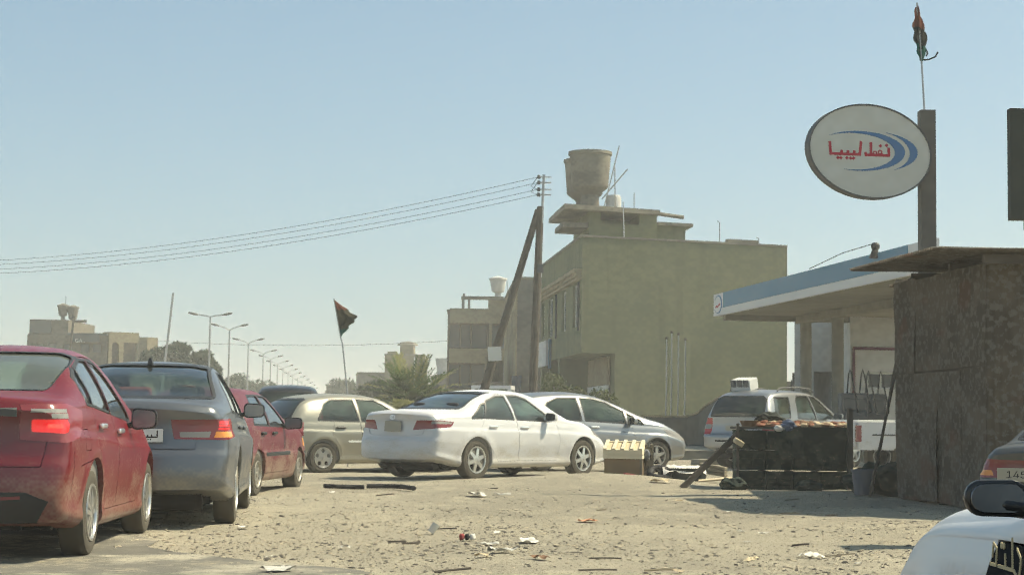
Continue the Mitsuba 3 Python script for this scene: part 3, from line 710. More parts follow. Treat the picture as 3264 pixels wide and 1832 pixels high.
matte('stone_dark', (0.095, 0.088, 0.077), .9)
stones(30000, 1, 10.5, 30, .0062, 'stone_dark', 'dark_gravel')
stones(22000, 2, 10.5, 30, .0068, 'stone_pale', 'pale_gravel')

# ------------------------------------------------------------------ building helpers
def plaster(name, c0, c1, streak=.0):
    def f(p, n, uv):
        a = fbm(p.x * .5, p.y * .5, p.z * .6, 4)
        g = fbm(p.x * 5, p.y * 5, p.z * 5, 2)
        w = fbm(p.x * 2.2, p.y * 2.2, p.z * .18, 3)                  # rain streaks
        col = mix(c0, c1, smoothstep(.3, .7, a * .6 + g * .4))
        return mix(col, [c * .62 for c in c1], smoothstep(.56, .76, w) * streak)
    return matte(name, proc(f), .9)
matte('opening_dark', (0.16, 0.155, 0.14), .8)
matte('shutter', (0.10, 0.105, 0.10), .6)
scene['far_glass'] = two({'type': 'principled', 'base_color': rgb((0.035, 0.04, 0.045)), 'roughness': .3, 'specular': .6})
matte('frame_white', (0.55, 0.56, 0.53), .6)

def wall_frame(p0, p1):
    """Local frame of a wall seen from outside: x along p0 -> p1, y outward, z up (footprint counter-clockwise)."""
    d = np.array(p1, float) - p0
    L = np.linalg.norm(d); d /= L
    return frame((p0[0], p0[1], 0), (d[0], d[1], 0), (d[1], -d[0], 0)), L

def block(parent, name, foot, z0, z1, mat, openings=(), label=None):
    """A block with recessed openings: (edge, s0, s1, z0, z1, depth, 'pane'/'dark'/..., mullions)."""
    foot = np.array(foot, float)
    if Polygon(foot).exterior.is_ccw is False: foot = foot[::-1]
    e = trimesh.creation.extrude_polygon(Polygon(foot), z1 - z0, engine='earcut'); e.apply_translation((0, 0, z0))
    if not openings:
        return part(parent, name, e, mat, label=label)
    mm = man(e)
    todo = []
    for (edge, s0, s1, a, b, dep, look, mull) in openings:
        Fm, L = wall_frame(foot[edge], foot[(edge + 1) % len(foot)])
        mm = mm - m3.Manifold.cube([s1 - s0, dep + .2, b - a]).translate([s0, -dep, a]).transform(Fm[:3])
        todo.append((Fm, s0, s1, a, b, dep, look, mull))
    k = part(parent, name, mm, mat, label=label)
    for Fm, s0, s1, a, b, dep, look, mull in todo:
        if look is None: continue
        pane = bx(s0 + .002, s1 - .002, -dep + .004, -dep + .05, a + .002, b - .002)
        wk = part(k if k.count('__') < 2 else parent, 'window' if look in ('far_glass', 'shutter') else 'opening', pane, look, m=Fm)
        if mull and wk.count('__') < 3:
            bars = [bx(s0 + .003, s1 - .003, -dep + .055, -dep + .10, a + .003, a + .06), bx(s0 + .003, s1 - .003, -dep + .055, -dep + .10, b - .06, b - .003)] + \
                   [bx(x - .03, x + .03, -dep + .055, -dep + .10, a + .06, b - .06) for x in np.linspace(s0 + .035, s1 - .035, mull + 1)]
            part(wk, 'frame', cat(bars), 'frame_white', m=Fm) if wk.count('__') < 3 else None
    return k

# ------------------------------------------------------------------ the green building with the water tower
matte('sign_blue', (0.04, 0.085, 0.14), .6)
plaster('plaster_green', (0.148, 0.154, 0.086), (0.116, 0.128, 0.076), streak=.25)
plaster('plaster_ochre', (0.245, 0.211, 0.136), (0.184, 0.160, 0.109))
plaster('plaster_grey', (0.170, 0.160, 0.136), (0.126, 0.119, 0.105))
plaster('plaster_white', (0.52, 0.525, 0.51), (0.43, 0.435, 0.42))
gb = thing('green_building', 'green plastered two storey building with a concrete water tower on its roof', 'building')
A0, B0, C0, D0 = (3.13, 80.0), (12.9, 83.7), (11.35, 100.0), (1.6, 96.3)
ops = []
# the street side is edge D -> A of the counter-clockwise footprint
wl = 16.4
for a_, b_ in ((13.3, 15.3), (9.1, 10.7), (3.3, 5.3), (.3, 1.4)):
    ops.append((3, a_, b_, 5.25, 7.2, .22, 'far_glass', 2))
for a_, b_ in ((8.3, 16.6), (4.4, 7.8), (.5, 4.0)):
    ops.append((3, a_, b_, .05, 4.0, 1.6, None, 0))
ops.append((0, -.2, 1.33, .05, 4.0, 1.6, None, 0))
wk = block(gb, 'wall', [A0, B0, C0, D0], 0, 9.2, 'plaster_green', ops)
# shop fronts in the recess
Fs, _ = wall_frame(D0, A0)
for a_, b_ in ((8.3, 14.9), (4.4, 7.8), (.5, 4.0)):
    k_ = part(gb, 'shop_front', cat([bx(a_ + .05, b_ - .05, -1.55, -1.49, 0, 2.5)]), 'far_glass', m=Fs)
    part(k_, 'frame', cat([bx(a_ + .05, b_ - .05, -1.48, -1.39, 2.35, 2.6)] + [bx(x - .05, x + .05, -1.48, -1.40, 0, 2.35) for x in np.linspace(a_ + .1, b_ - .1, 4)]), 'frame_white', m=Fs)
    part(k_, 'fascia', bx(a_ + .05, b_ - .05, -1.54, -1.42, 2.62, 3.9), 'plaster_ochre', m=Fs)
part(gb, 'cornice', cat([bx(.02, 16.3, .003, .35, 7.62, 7.78), bx(.02, 16.3, .003, .22, 7.45, 7.62), bx(.02, 16.3, .003, .14, 7.3, 7.45)]), 'plaster_ochre', m=Fs)
part(gb, 'coping', cat([bx(-.1, 16.5, -.25, .06, 9.2, 9.3)]), 'concrete', m=Fs)
Fa, La = wall_frame(A0, B0)
part(gb, 'coping', cat([bx(.1, La, -.22, .04, 9.204, 9.29), bx(7.3, 8.9, -.2, .05, 9.29, 9.44)]), 'concrete', m=Fa)
for px_, h_ in ((6.95, 1.0), (9.0, .35)):
    part(gb, 'roof_pipe', tube([(px_, -.1, 9.2), (px_, -.1, 9.2 + h_), (px_ - .12, -.1, 9.25 + h_)], .025, 6), 'steel', m=Fa)
for s_ in (13.4, 4.9):
    part(gb, 'drain_pipe', cat([tube([(s_ + 2.6, .1, 5.0), (s_ + 2.6, .1, 7.2)], .05, 6)]), 'black_plastic', m=Fs)
part(gb, 'signboard', bx(.4, 4.6, .12, .25, 3.75, 5.05), 'plaster_white', label='blank pale signboard over the shop', m=Fs)
part(gb, 'signboard', bx(4.75, 5.2, .05, .16, 3.6, 5.1), 'sign_blue', label='narrow blue signboard end on', m=Fs)
# roof rooms
u = np.array([.935, .354]); v = np.array([-.094, .9956])
def G(a, b): return tuple(np.array(A0) + u * a + v * b)
rk = part(gb, 'stair_house', cat([ext(Polygon([G(.55, 1.6), G(4.0, 1.6), G(4.0, 7.0), G(.55, 7.0)]), 1.15).apply_translation((0, 0, 8.9)),
                                 ext(Polygon([G(.55, 1.6), G(1.15, 1.6), G(1.15, 7.0), G(.55, 7.0)]), .5).apply_translation((0, 0, 10.05)),
                                 ext(Polygon([G(3.1, 1.6), G(4.0, 1.6), G(4.0, 7.0), G(3.1, 7.0)]), .5).apply_translation((0, 0, 10.05)),
                                 ext(Polygon([G(1.15, 4.6), G(3.1, 4.6), G(3.1, 5.2), G(1.15, 5.2)]), .5).apply_translation((0, 0, 10.05))]), 'plaster_green')
part(rk, 'roof_slab', ext(Polygon([G(-.75, .9), G(4.1, 1.3), G(4.1, 7.2), G(-.75, 7.2)]), .22).apply_translation((0, 0, 10.55)), 'concrete')
part(rk, 'canopy_slab', ext(Polygon([G(-.7, 1.9), G(.547, 1.7), G(.547, 5.0), G(-.7, 5.0)]), .22).apply_translation((0, 0, 9.82)), 'concrete')
rr_ = part(gb, 'roof_room', ext(Polygon([G(4.003, 2.2), G(5.6, 2.2), G(5.6, 6.2), G(4.003, 6.2)]), 1.25).apply_translation((0, 0, 8.9)), 'plaster_green')
part(rr_, 'roof_slab', ext(Polygon([G(4.12, 1.9), G(5.95, 1.9), G(5.95, 6.3), G(4.12, 6.3)]), .14).apply_translation((0, 0, 10.15)), 'concrete')
part(gb, 'beam', tube([(*G(3.9, 2.4), 10.75), (*G(5.4, 1.6), 10.52)], .09, 4), 'concrete')
bowl = [(0, 0), (.47, 0), (.41, .74), (.48, .82), (.80, 1.06), (.86, 1.14), (.97, 2.60), (1.03, 2.64), (1.03, 2.78), (.92, 2.8), (.9, 2.7), (0, 2.7)]
part(gb, 'water_tower', lathe(bowl, 40).apply_translation((3.60, 83.4, 10.75)), 'concrete', 35)
part(gb, 'water_tower', lathe(bowl, 40).apply_translation((3.46, 86.0, 10.75)), 'concrete', 35)
part(gb, 'roof_tank', lathe([(0, 0), (.34, 0), (.36, .1), (.36, .6), (.3, .72), (0, .75)], 20).apply_translation((*G(1.95, 2.6), 10.77)), 'plaster_white', 35)
for q in ([G(1.35, 2.0), 10.75, G(1.95, 1.0), 13.6], [G(1.9, 1.8), 10.75, G(1.75, 1.1), 12.6], [G(1.25, 2.0), 11.2, G(2.45, 1.4), 12.6], [G(2.9, 2.0), 10.75, G(2.9, 2.0), 11.6], [G(2.2, .8), 9.3, G(2.15, .9), 11.0]):
    part(gb, 'aerial_pole', tube([(*q[0], q[1]), (*q[2], q[3])], .028, 6), 'steel')
# ------------------------------------------------------------------ other buildings along the road
def cloth(rows, cols_, fn):
    u_, v_ = np.meshgrid(np.linspace(0, 1, cols_), np.linspace(0, 1, rows))
    V = np.stack(fn(u_, v_), -1).reshape(-1, 3)
    i_ = np.arange(rows * cols_).reshape(rows, cols_)
    return (V, np.stack([i_[:-1, :-1], i_[:-1, 1:], i_[1:, 1:], i_[1:, :-1]], -1).reshape(-1, 4))
matte('navy_cloth', (0.03, 0.045, 0.085), .9)
def house(name, label, foot, h, mat, ops=(), base=0.0):
    k = thing(name, label, 'building')
    w = block(k, 'wall', foot, base, h, mat, ops)
    f = np.array(foot, float)
    if not Polygon(f).exterior.is_ccw: f = f[::-1]
    rim = Polygon(f).buffer(.08, join_style=2).difference(Polygon(f).buffer(-.25, join_style=2))
    part(k, 'parapet_cap', ext(rim, .12).apply_translation((0, 0, h + .002)), 'concrete')
    return k

def goblet(parent, x, y, z, r, h, mat='concrete'):
    """Small roof tank shaped like a goblet."""
    return part(parent, 'water_tank', lathe([(0, 0), (r * .42, 0), (r * .36, h * .28), (r * .75, h * .36), (r, h * .9), (r * 1.12, h * .93), (r * 1.12, h), (r * .9, h * 1.02), (r * .3, h * 1.1), (0, h * 1.1)], 24).apply_translation((x, y, z)), mat, 35)

# ochre building next door, its side wall facing the camera
ob = house('ochre_building', 'narrow ochre building with a bare grey side wall behind the leaning utility pole', [(.25, 104), (3.4, 105), (2.0, 124), (-.5, 124)], 9.15, 'plaster_ochre',
    [(3, s, s + 1.2, z, z + 1.9, .2, 'far_glass', 1) for s in (2, 6, 10, 14, 17) for z in (5.6,)] + [(3, 1, 8, .05, 3.1, 2.6, 'opening_dark', 0), (3, 9.5, 18, .05, 3.1, 2.6, 'opening_dark', 0)])
part(ob, 'side_wall', bx(.32, 3.3, 103.86, 103.93, .0, 9.1), 'plaster_grey', label='bare grey side wall')
part(ob, 'shop_sign', cat([trimesh.creation.box((.12, 9, 1.6)).apply_transform(trimesh.transformations.rotation_matrix(-.107, (0, 0, 1))).apply_translation((-1.05, 112.5, 3.95))]), 'plaster_ochre')
part(ob, 'blue_cloth', cloth(14, 10, lambda u_, v_: (.02 + .62 * u_ * (1 - .55 * v_) + .1 * v_, 103.6 + .06 * np.sin(u_ * 9 + v_ * 3), 3.5 - 2.3 * v_)), 'navy_cloth', True, label='dark blue cloth hanging at the corner')
part(ob, 'awning', ext(Polygon([(-.45, 104.3), (-2.0, 104.6), (-2.6, 110), (-1.0, 110)]), .1).apply_translation((0, 0, 3.05)), 'concrete')
# apartment block with a water tank and a roof frame
ab_ops = []
for z in (.3, 3.25, 6.15):
    for a_, b_, look in ((.15, .95, 'shutter'), (1.0, 1.75, 'shutter'), (1.8, 2.95, 'shutter'), (3.15, 4.6, 'shutter')):
        ab_ops.append((0, a_, b_, z, z + 1.65, .35, look, 0))
apt = house('apartment_block', 'beige three storey apartment block with a roof frame and a tapered white water tank', [(-4.65, 130), (.1, 131), (-1.2, 146), (-4.9, 146)], 8.75, 'plaster_brown', ab_ops + [(3, s, s + 1.5, z, z + 1.6, .3, 'shutter', 0) for s in (2, 6, 10, 13.5) for z in (.4, 3.3, 6.2)])
for z in (2.0, 4.95, 7.85):
    part(apt, 'balcony', bx(-4.5, -.15, 129.72, 130.0, z + .05, z + 1.1), 'plaster_ochre')
part(apt, 'balcony_column', cat([bx(-1.62, -1.4, 129.7, 129.99, 0, 8.7)]), 'plaster_ochre')
part(apt, 'roof_frame', cat([bx(-3.75, -.6, 132, 132.3, 9.75, 10.0), bx(-3.7, -3.5, 131.99, 132.29, 8.75, 9.75), bx(-3.25, -3.08, 131.99, 132.29, 8.75, 9.75), bx(-3.62, -3.48, 132.05, 132.2, 10.0, 10.2)]), 'concrete')
part(apt, 'stair_house', bx(-1.75, -.05, 132.4, 136, 8.75, 9.95), 'plaster_ochre')
goblet(apt, -1.05, 134, 9.95, .62, 1.55, 'plaster_white')
part(apt, 'aerial_pole', tube([(-.35, 133, 9.9), (-.35, 133, 11.2)], .03, 6), 'steel')
# far row on the right side of the road
fr1 = house('villa', 'far beige villa with stepped roofs and a domed lookout room', [(-13.4, 190), (-10.3, 190.5), (-11.2, 204), (-14, 204)], 7.6, 'plaster_ochre', [(0, s, s + 1.0, 3.6, 5.0, .25, 'shutter', 0) for s in (.3, 1.7)] + [(0, s, s + 1.0, .8, 2.2, .25, 'shutter', 0) for s in (.3, 1.7)])
part(fr1, 'lookout_room', bx(-11.9, -10.45, 191.5, 194.5, 7.6, 8.75), 'plaster_ochre')
part(fr1, 'lookout_roof', lathe([(1.15, 0), (1.1, .1), (.7, .35), (0, .42)], 8).apply_translation((-11.17, 193, 8.752)), 'concrete')
part(fr1, 'annexe', bx(-10.25, -9.2, 191, 197, 0, 7.7), 'plaster_ochre')
part(fr1, 'roof_room', bx(-13.2, -12.4, 191, 195, 7.6, 8.0), 'plaster_ochre')
fr2 = house('low_house', 'low grey house with a dark blue front beside the far trees', [(-17.5, 205), (-13.5, 206), (-14.5, 220), (-19.0, 220)], 6.0, 'plaster_grey', [(0, .5, 3.2, .3, 3.6, .3, 'shutter', 0)])
fr3 = house('storehouse', 'far pale storehouse whose roof carries a square water tank beside the apartment block', [(-7.0, 170), (-4.8, 170.3), (-5.2, 180), (-8, 180)], 5.0, 'plaster_grey', [(0, .4, 1.2, 3.0, 4.2, .25, 'shutter', 0)])
part(fr3, 'roof_tank', lathe([(0, 0), (.75, 0), (.95, 1.5), (1.0, 1.7), (0, 1.72)], 6).apply_translation((-6.3, 172, 5.0)), 'plaster_white')
for i, (x, y, w, h) in enumerate([(-22, 262, 7, 4.2), (-25, 300, 8, 5.4), (-36, 350, 9, 5.0)]):
    house('far_house', ['hazy grey house far down the right side of the road', 'second hazy house far down the right side of the road', 'faintest house at the far end of the road'][i], [(x, y), (x + w, y + 1), (x + w - 1, y + 12), (x - 1, y + 12)], h, 'plaster_grey', [(0, s, s + 1.1, 1.2, 2.6, .25, 'shutter', 0) for s in (1, 3.2, 5.2)])

# ------------------------------------------------------------------ left side: the long brown building with twin tanks
plaster('plaster_brown', (0.135, 0.118, 0.088), (0.10, 0.09, 0.068))
lb = thing('brown_building', 'long brown building with a raised roof block, twin water tanks and arched street front', 'building')
block(lb, 'wall', [(-40.6, 150), (-34.0, 150.6), (-37.2, 165), (-44.5, 165)], 0, 7.6, 'plaster_brown', [(0, s, s + .7, 6.15, 6.85, .25, 'shutter', 0) for s in (.6, 1.7, 3.0, 4.4, 5.4)] + [(0, s, s + .75, 1.0, 2.2, .25, 'shutter', 0) for s in (1.2, 3.0, 4.9)])
part(lb, 'dark_band', bx(-37.0, -34.6, 150.02, 150.22, 7.0, 7.58), 'shutter')
rb_ = part(lb, 'roof_block', bx(-40.55, -37.3, 150.4, 160, 7.602, 8.85), 'plaster_brown')
part(rb_, 'screen', cat([bx(-40.45, -38.7, 150.2, 150.38, 7.7, 8.75)]), 'shutter')
part(lb, 'coping', bx(-37.3, -34.0, 150.25, 150.85, 7.602, 7.75), 'shutter')
for x_, z_ in ((-38.3, 8.85), (-37.45, 8.5)):
    goblet(lb, x_, 152.5, z_, .46, 1.35 if z_ > 8.6 else 1.55)
part(lb, 'aerial_pole', tube([(-38.1, 152.5, 10.0), (-38.1, 152.5, 11.0)], .03, 6), 'steel')
part(lb, 'lettering', meshkit.text_mesh('GAT', .32, .03).apply_transform(frame((-36.6, 149.99, 6.95), (1, 0.09, 0), (0, 0, 1), (.09, -1, 0))), 'frame_white')
# arched wing that catches the sun
fw = []
arch_p = sbox(0, 0, 2.75, 7.9)
def arch_hole(x0, x1, z0, z1):
    w = (x1 - x0) / 2
    return unary_union([sbox(x0, z0, x1, z1 - w), Point((x0 + x1) / 2, z1 - w).buffer(w)])
sunny = arch_p.difference(unary_union([arch_hole(.3, .95, 1.0, 7.05), sbox(1.35, .9, 2.6, 7.05)]))
Fq = frame((-33.9, 150.65, 0), (.80, .60, 0), (0, 0, 1), (.60, -.80, 0))
part(lb, 'arcade', ext(sunny, .35), 'plaster_ochre', m=Fq @ trimesh.transformations.translation_matrix((0, 0, -.35)), label='sunlit arcade wall with an arch and a wide opening')
part(lb, 'arcade_back', ext(sbox(-.4, 0, 3.0, 7.6), .1), 'plaster_brown', m=Fq @ trimesh.transformations.translation_matrix((0, 0, -1.0)))
part(lb, 'arcade_roof', ext(sbox(0, -1.7, 2.75, -.35), .2), 'plaster_ochre', m=frame((-33.9, 150.65, 7.7), (.80, .60, 0), (-.60, .80, 0)) @ trimesh.transformations.translation_matrix((0, 3.4 - 1.7, 0)))
part(lb, 'street_tower', ext(Polygon([(0, 0), (.75, .02), (1.5, .8), (.7, 2.6), (0, 2.6)]), 7.55), 'plaster_ochre', m=trimesh.transformations.translation_matrix((-31.75, 152.3, 0)))
house('pale_house', 'low pale house behind the dark trees on the left of the road', [(-43, 215), (-39.2, 216), (-41, 230), (-46, 230)], 7.6, 'plaster_white', [(0, s, s + .8, 5.2, 6.4, .25, 'shutter', 0) for s in (.5, 2.2)])
house('yellow_house', 'small yellow house between the street lamps', [(-47, 330), (-42.5, 331), (-42, 343), (-48, 343)], 6.2, 'plaster_ochre', [(0, .8, 2.0, 3.8, 5.2, .25, 'shutter', 0)])

# ------------------------------------------------------------------ street lamps down the middle of the road
lamp_y = [140.6, 163, 193, 226, 247, 270, 292, 316, 342, 372, 405, 440, 478, 520]
def street_lamp(i, y):
    x = -11.2 - .089 * y
    order = ['nearest', 'second', 'third', 'fourth', 'fifth', 'sixth', 'seventh', 'eighth', 'ninth', 'tenth', 'eleventh', 'twelfth', 'thirteenth', 'farthest'][i]
    k = thing('street_lamp', f'grey double armed street lamp, the {order} from the left in the row along the road', 'street lamp', 'double armed street lamps along the road')
    part(k, 'pole', tube([(x, y, 0), (x, y, 4.5), (x, y, 8.75)], [.10, .085, .06], 8), 'steel')
    for s in (-1, 1):
        rise = .15 if i == 0 else .42
        part(k, 'arm', tube([(x, y, 8.72), (x + s * .35, y, 8.72 + rise * .5), (x + s * 1.05, y, 8.75 + rise)], .045, 6), 'steel')
        hd = trimesh.creation.icosphere(2, .5); hd.apply_scale((.85, .36, .2)); hd.apply_transform(trimesh.transformations.rotation_matrix(-s * .2, (0, 1, 0))); hd.apply_translation((x + s * 1.35, y, 8.80 + rise))
        part(k, 'lamp_head', hd, 'grey_plastic', True)
for i, y in enumerate(lamp_y): street_lamp(i, y)
def plain_pole(label, p0, p1, r0, r1, bits=None):
    k = thing('pole', label, 'pole')
    part(k, 'shaft', tube([p0, np.add(p0, p1) / 2, p1], [r0, (r0 + r1) / 2, r1], 8), 'steel' if bits is None else 'pole_brown')
    return k
plaster('pole_brown', (0.098, 0.086, 0.071), (0.068, 0.060, 0.051))
plain_pole('plain slanting grey pole standing left of the first street lamp', (-24.0, 122, 0), (-23.15, 122, 9.3), .09, .07)
kp = plain_pole('thin leaning pole with a short arm in front of the long brown building', (-35.0, 140, 0), (-34.3, 140, 8.6), .11, .09, 1)
part(kp, 'arm', tube([(-34.3, 140, 8.2), (-33.75, 140, 8.2), (-33.3, 140, 8.22)], .11, 6), 'pole_brown')
kp = plain_pole('short utility pole with a crossarm beside the dark trees on the left', (-29.9, 170, 0), (-29.6, 170, 5.8), .10, .09, 1)
part(kp, 'crossarm', tube([(-30.3, 170, 5.4), (-29.6, 170, 5.5), (-28.9, 170, 5.4)], .07, 6), 'pole_brown')

# ------------------------------------------------------------------ utility pole with its leaning strut and wires
up = thing('utility_pole', 'dark wooden utility pole with insulators and a leaning strut', 'utility pole')
part(up, 'shaft', tube([(.68, 60, 0), (.80, 60, 4), (.93, 60, 8.16)], [.155, .14, .115], 10), 'pole_brown', 35)
part(up, 'steel_top', tube([(.98, 59.95, 7.6), (1.0, 59.95, 8.4), (1.03, 59.95, 9.24)], .045, 6), 'steel')
part(up, 'strut', tube([(-1.42, 60.2, 0), (-.84, 60.15, 2.18), (.0, 60.1, 5.1), (.86, 60.0, 8.05)], [.15, .145, .125, .11], 10), 'pole_brown', 35)
part(up, 'notice', bx(-.78, -.33, 59.93, 59.99, 2.95, 3.42).apply_transform(trimesh.transformations.rotation_matrix(-.06, (0, 1, 0), (-.5, 60, 3.2))), 'frame_white', label='white notice board nailed on the strut')
part(up, 'meter_box', cat([bx(.83, 1.05, 59.70, 59.85, 5.9, 6.2)]), 'grey_plastic')
WZ = [9.15, 8.96, 8.73, 8.55]
for z in WZ:
    ik = part(up, 'crossarm', tube([(.82, 59.9, z), (1.0, 59.9, z), (1.28, 59.9, z)], .022, 6), 'steel')
    part(ik, 'insulator', lathe([(0, -.06), (.05, -.06), (.065, -.02), (.045, 0), (.06, .03), (.03, .07), (0, .07)], 12).apply_translation((.86, 59.9, z)), 'grey_plastic', 35)
part(up, 'jumper_wire', cat([tube([(.82, 59.9, WZ[a]), (.6, 59.9, WZ[a] - .32), (.8, 59.9, WZ[b])], .012, 5) for a, b in ((0, 2), (1, 3))]), 'rubber')
for i, z in enumerate(WZ):
    q = np.linspace(0, 1, 60)
    x = .84 - 46 * q; y = 59.9 + 32 * q
    zz = z + (9.6 - .19 * i - 8.0 - z + 8.0) * q - 4 * (1.92 - .01 * i) * q * (1 - q)
    k = thing('power_line', ['topmost power line strung left from the utility pole', 'second power line from the top on the utility pole', 'third power line from the top on the utility pole', 'lowest power line strung left from the utility pole'][i], 'power line', 'power lines from the utility pole')
    put(k, tube(np.stack([x, y, zz], -1), .009, 5), 'grey_plastic')
k = thing('far_cable', 'thin far cable sagging across the road above the low houses', 'cable')
q = np.linspace(0, 1, 40)
put(k, tube(np.stack([-42 + 44 * q, 165 - 30 * q, 8.6 - 1.2 * q - 4 * 1.1 * q * (1 - q)], -1), .015, 4), 'rubber')

# ------------------------------------------------------------------ filling station: canopy, kiosk, pumps
matte('fascia_blue', (0.085, 0.20, 0.30), .5)
matte('fascia_white', (0.58, 0.58, 0.57), .55)
matte('logo_blue', (0.07, 0.165, 0.33), .5)
matte('logo_red', (0.40, 0.03, 0.05), .5)
plaster('soffit', (0.252, 0.238, 0.189), (0.196, 0.185, 0.150))
cn = thing('station_canopy', 'filling station canopy with a blue and white fascia on round columns', 'canopy')
E0, E1 = np.array([7.01, 62.0]), np.array([9.95, 42.0])          # street edge, far to near
dv = (E1 - E0) / np.linalg.norm(E1 - E0); nv = np.array([-dv[1], dv[0]])   # nv points to +x
LC = np.linalg.norm(E1 - E0)
Fc = frame((E0[0], E0[1], 0), (dv[0], dv[1], 0), (nv[0], nv[1], 0))
part(cn, 'soffit', bx(.12, LC, .12, 7.6, 4.68, 5.2), 'soffit', m=Fc)
part(cn, 'beam', bx(.4, LC - .2, 2.8, 3.2, 4.42, 4.676), 'soffit', m=Fc)
part(cn, 'beam', bx(.121, .5, .3, 7.4, 4.50, 4.676), 'soffit', m=Fc)
k_ = part(cn, 'fascia', bx(0, LC, 0, .12, 4.64, 5.39), 'fascia_white', m=Fc)
part(k_, 'blue_band', bx(1.3, LC - 1.7, -.02, -.003, 4.88, 5.385), 'fascia_blue', m=Fc)
k2_ = part(cn, 'fascia', bx(-.003, .12, .122, 7.7, 4.64, 5.39), 'fascia_white', m=Fc)
Fl = frame((*(E0 + dv * .62 - nv * .004), 5.02), (dv[0], dv[1], 0), (0, 0, 1), (-nv[0], -nv[1], 0))
ringp = affinity.scale(Point(0, 0).buffer(1, 32), .50, .31).difference(affinity.translate(affinity.scale(Point(0, 0).buffer(1, 32), .46, .28), -.05, 0))
part(k_, 'emblem_ring', ext(ringp, .01), 'logo_blue', m=Fl)
part(k_, 'emblem_script', ext(LineString([(-.32, -.09), (-.2, -.05), (-.05, -.08), (.1, -.02), (.25, -.0)]).buffer(.028), .01), 'logo_red', m=Fl)
for d_ in (1.0, 4.35, 12.5, 18.5):
    part(cn, 'column', lathe([(.195, .2), (.195, 4.42)], 20).apply_translation((d_, 3.0, 0)), 'soffit', True, m=Fc)
part(cn, 'lamp', trimesh.creation.icosphere(2, .12).apply_translation((LC - 3.6, .5, 4.62)), 'grey_plastic', True, m=Fc)
fl = thing('floodlight', 'small dark floodlight on a stub on top of the canopy', 'floodlight')
part(fl, 'housing', rbox(.22, .2, .2, .08).translate([9.33, 45.8, 5.55]), 'black_plastic', 40)
part(fl, 'stand', tube([(9.32, 45.85, 5.25), (9.33, 45.85, 5.4), (9.33, 45.85, 5.5)], [.14, .10, .06], 8), 'pole_brown')
part(fl, 'cable', tube([(9.28, 45.8, 5.62), (8.9, 48, 5.58), (8.5, 51.0, 5.4)], .012, 5), 'rubber')
kk = thing('kiosk', 'white station kiosk with a dark doorway under the canopy', 'building')
block(kk, 'wall', [(10.45, 66), (17, 67.2), (17, 76), (12.05, 76)], .25, 5.2, 'plaster_white', [(0, .75, 1.55, .3, 2.9, 2.4, 'opening_dark', 0), (0, -.0 + .28, .45, 1.0, 2.6, 1.2, 'opening_dark', 0)])
block(kk, 'office', [(11.75, 62), (17, 62.6), (17, 66.5), (11.85, 66)], .25, 5.0, 'plaster_white', [(0, .60, 1.62, 2.2, 2.78, .18, 'far_glass', 2), (0, 2.0, 3.2, 2.2, 2.78, .18, 'far_glass', 2)])
Fo, _ = wall_frame((11.75, 62), (17, 62.6))
matte('maroon_trim', (0.10, 0.02, 0.04), .6)
part(kk, 'door_frame', cat([bx(.07, .16, .003, .06, .28, 3.65), bx(.16, 4.5, .003, .06, 3.55, 3.65)]), 'maroon_trim', m=Fo)
bw = thing('boundary_wall', 'grey brown boundary wall between the green building and the kiosk', 'wall')
put(bw, bx(12.6, 20, 90, 90.3, 0, 3.05), 'plaster_grey')
lw = thing('low_wall', 'low dark rendered wall with a pale coping that sweeps up on the right', 'wall')
wp = [(4.28, 58.0), (5.1, 57.6), (5.7, 57.0), (5.95, 56.0), (6.1, 54.6), (6.2, 53.0), (6.3, 50.5)]
wh = [1.13, 1.13, 1.14, 1.25, 1.5, 1.66, 1.75]
pv = np.array(wp); nrm = np.gradient(pv, axis=0); nrm = np.stack([nrm[:, 1], -nrm[:, 0]], -1); nrm /= np.linalg.norm(nrm, axis=1, keepdims=True)
def ribbon(z0, z1, half):
    q = []
    for (x, y), n_, a_, b_ in zip(pv, nrm, z0, z1):
        q += [(x - n_[0] * half, y - n_[1] * half, a_), (x + n_[0] * half, y + n_[1] * half, a_), (x + n_[0] * half, y + n_[1] * half, b_), (x - n_[0] * half, y - n_[1] * half, b_)]
    f = []
    for i in range(len(pv) - 1):
        for j in range(4):
            f.append([i * 4 + j, i * 4 + (j + 1) % 4, i * 4 + 4 + (j + 1) % 4, i * 4 + 4 + j])
    f += [[0, 3, 2, 1], [len(q) - 4, len(q) - 3, len(q) - 2, len(q) - 1]]
    return (np.array(q), np.array(f))
plaster('render_dark', (0.086, 0.090, 0.079), (0.064, 0.068, 0.061))
part(lw, 'wall', ribbon([.2] * 7, wh, .1), 'render_dark')
part(lw, 'coping', ribbon([h + .003 for h in wh], [h + .06 for h in wh], .13), 'plaster_ochre')
for i, (x, z) in enumerate([(5.21, 3.78), (5.38, 3.98), (5.61, 3.92), (5.84, 3.75)]):
    k = thing('flag_pole', ['leftmost of the four thin steel poles before the green wall', 'tallest of the four thin steel poles before the green wall', 'third of the four thin steel poles before the green wall', 'rightmost of the four thin steel poles before the green wall'][i], 'pole', 'thin poles before the green wall')
    part(k, 'shaft', tube([(x - .05, 60, .2), (x, 60, 2), (x, 60, z)], .022, 6), 'steel')
    part(k, 'knob', trimesh.creation.icosphere(1, .05).apply_translation((x, 60, z)), 'pole_brown', True)
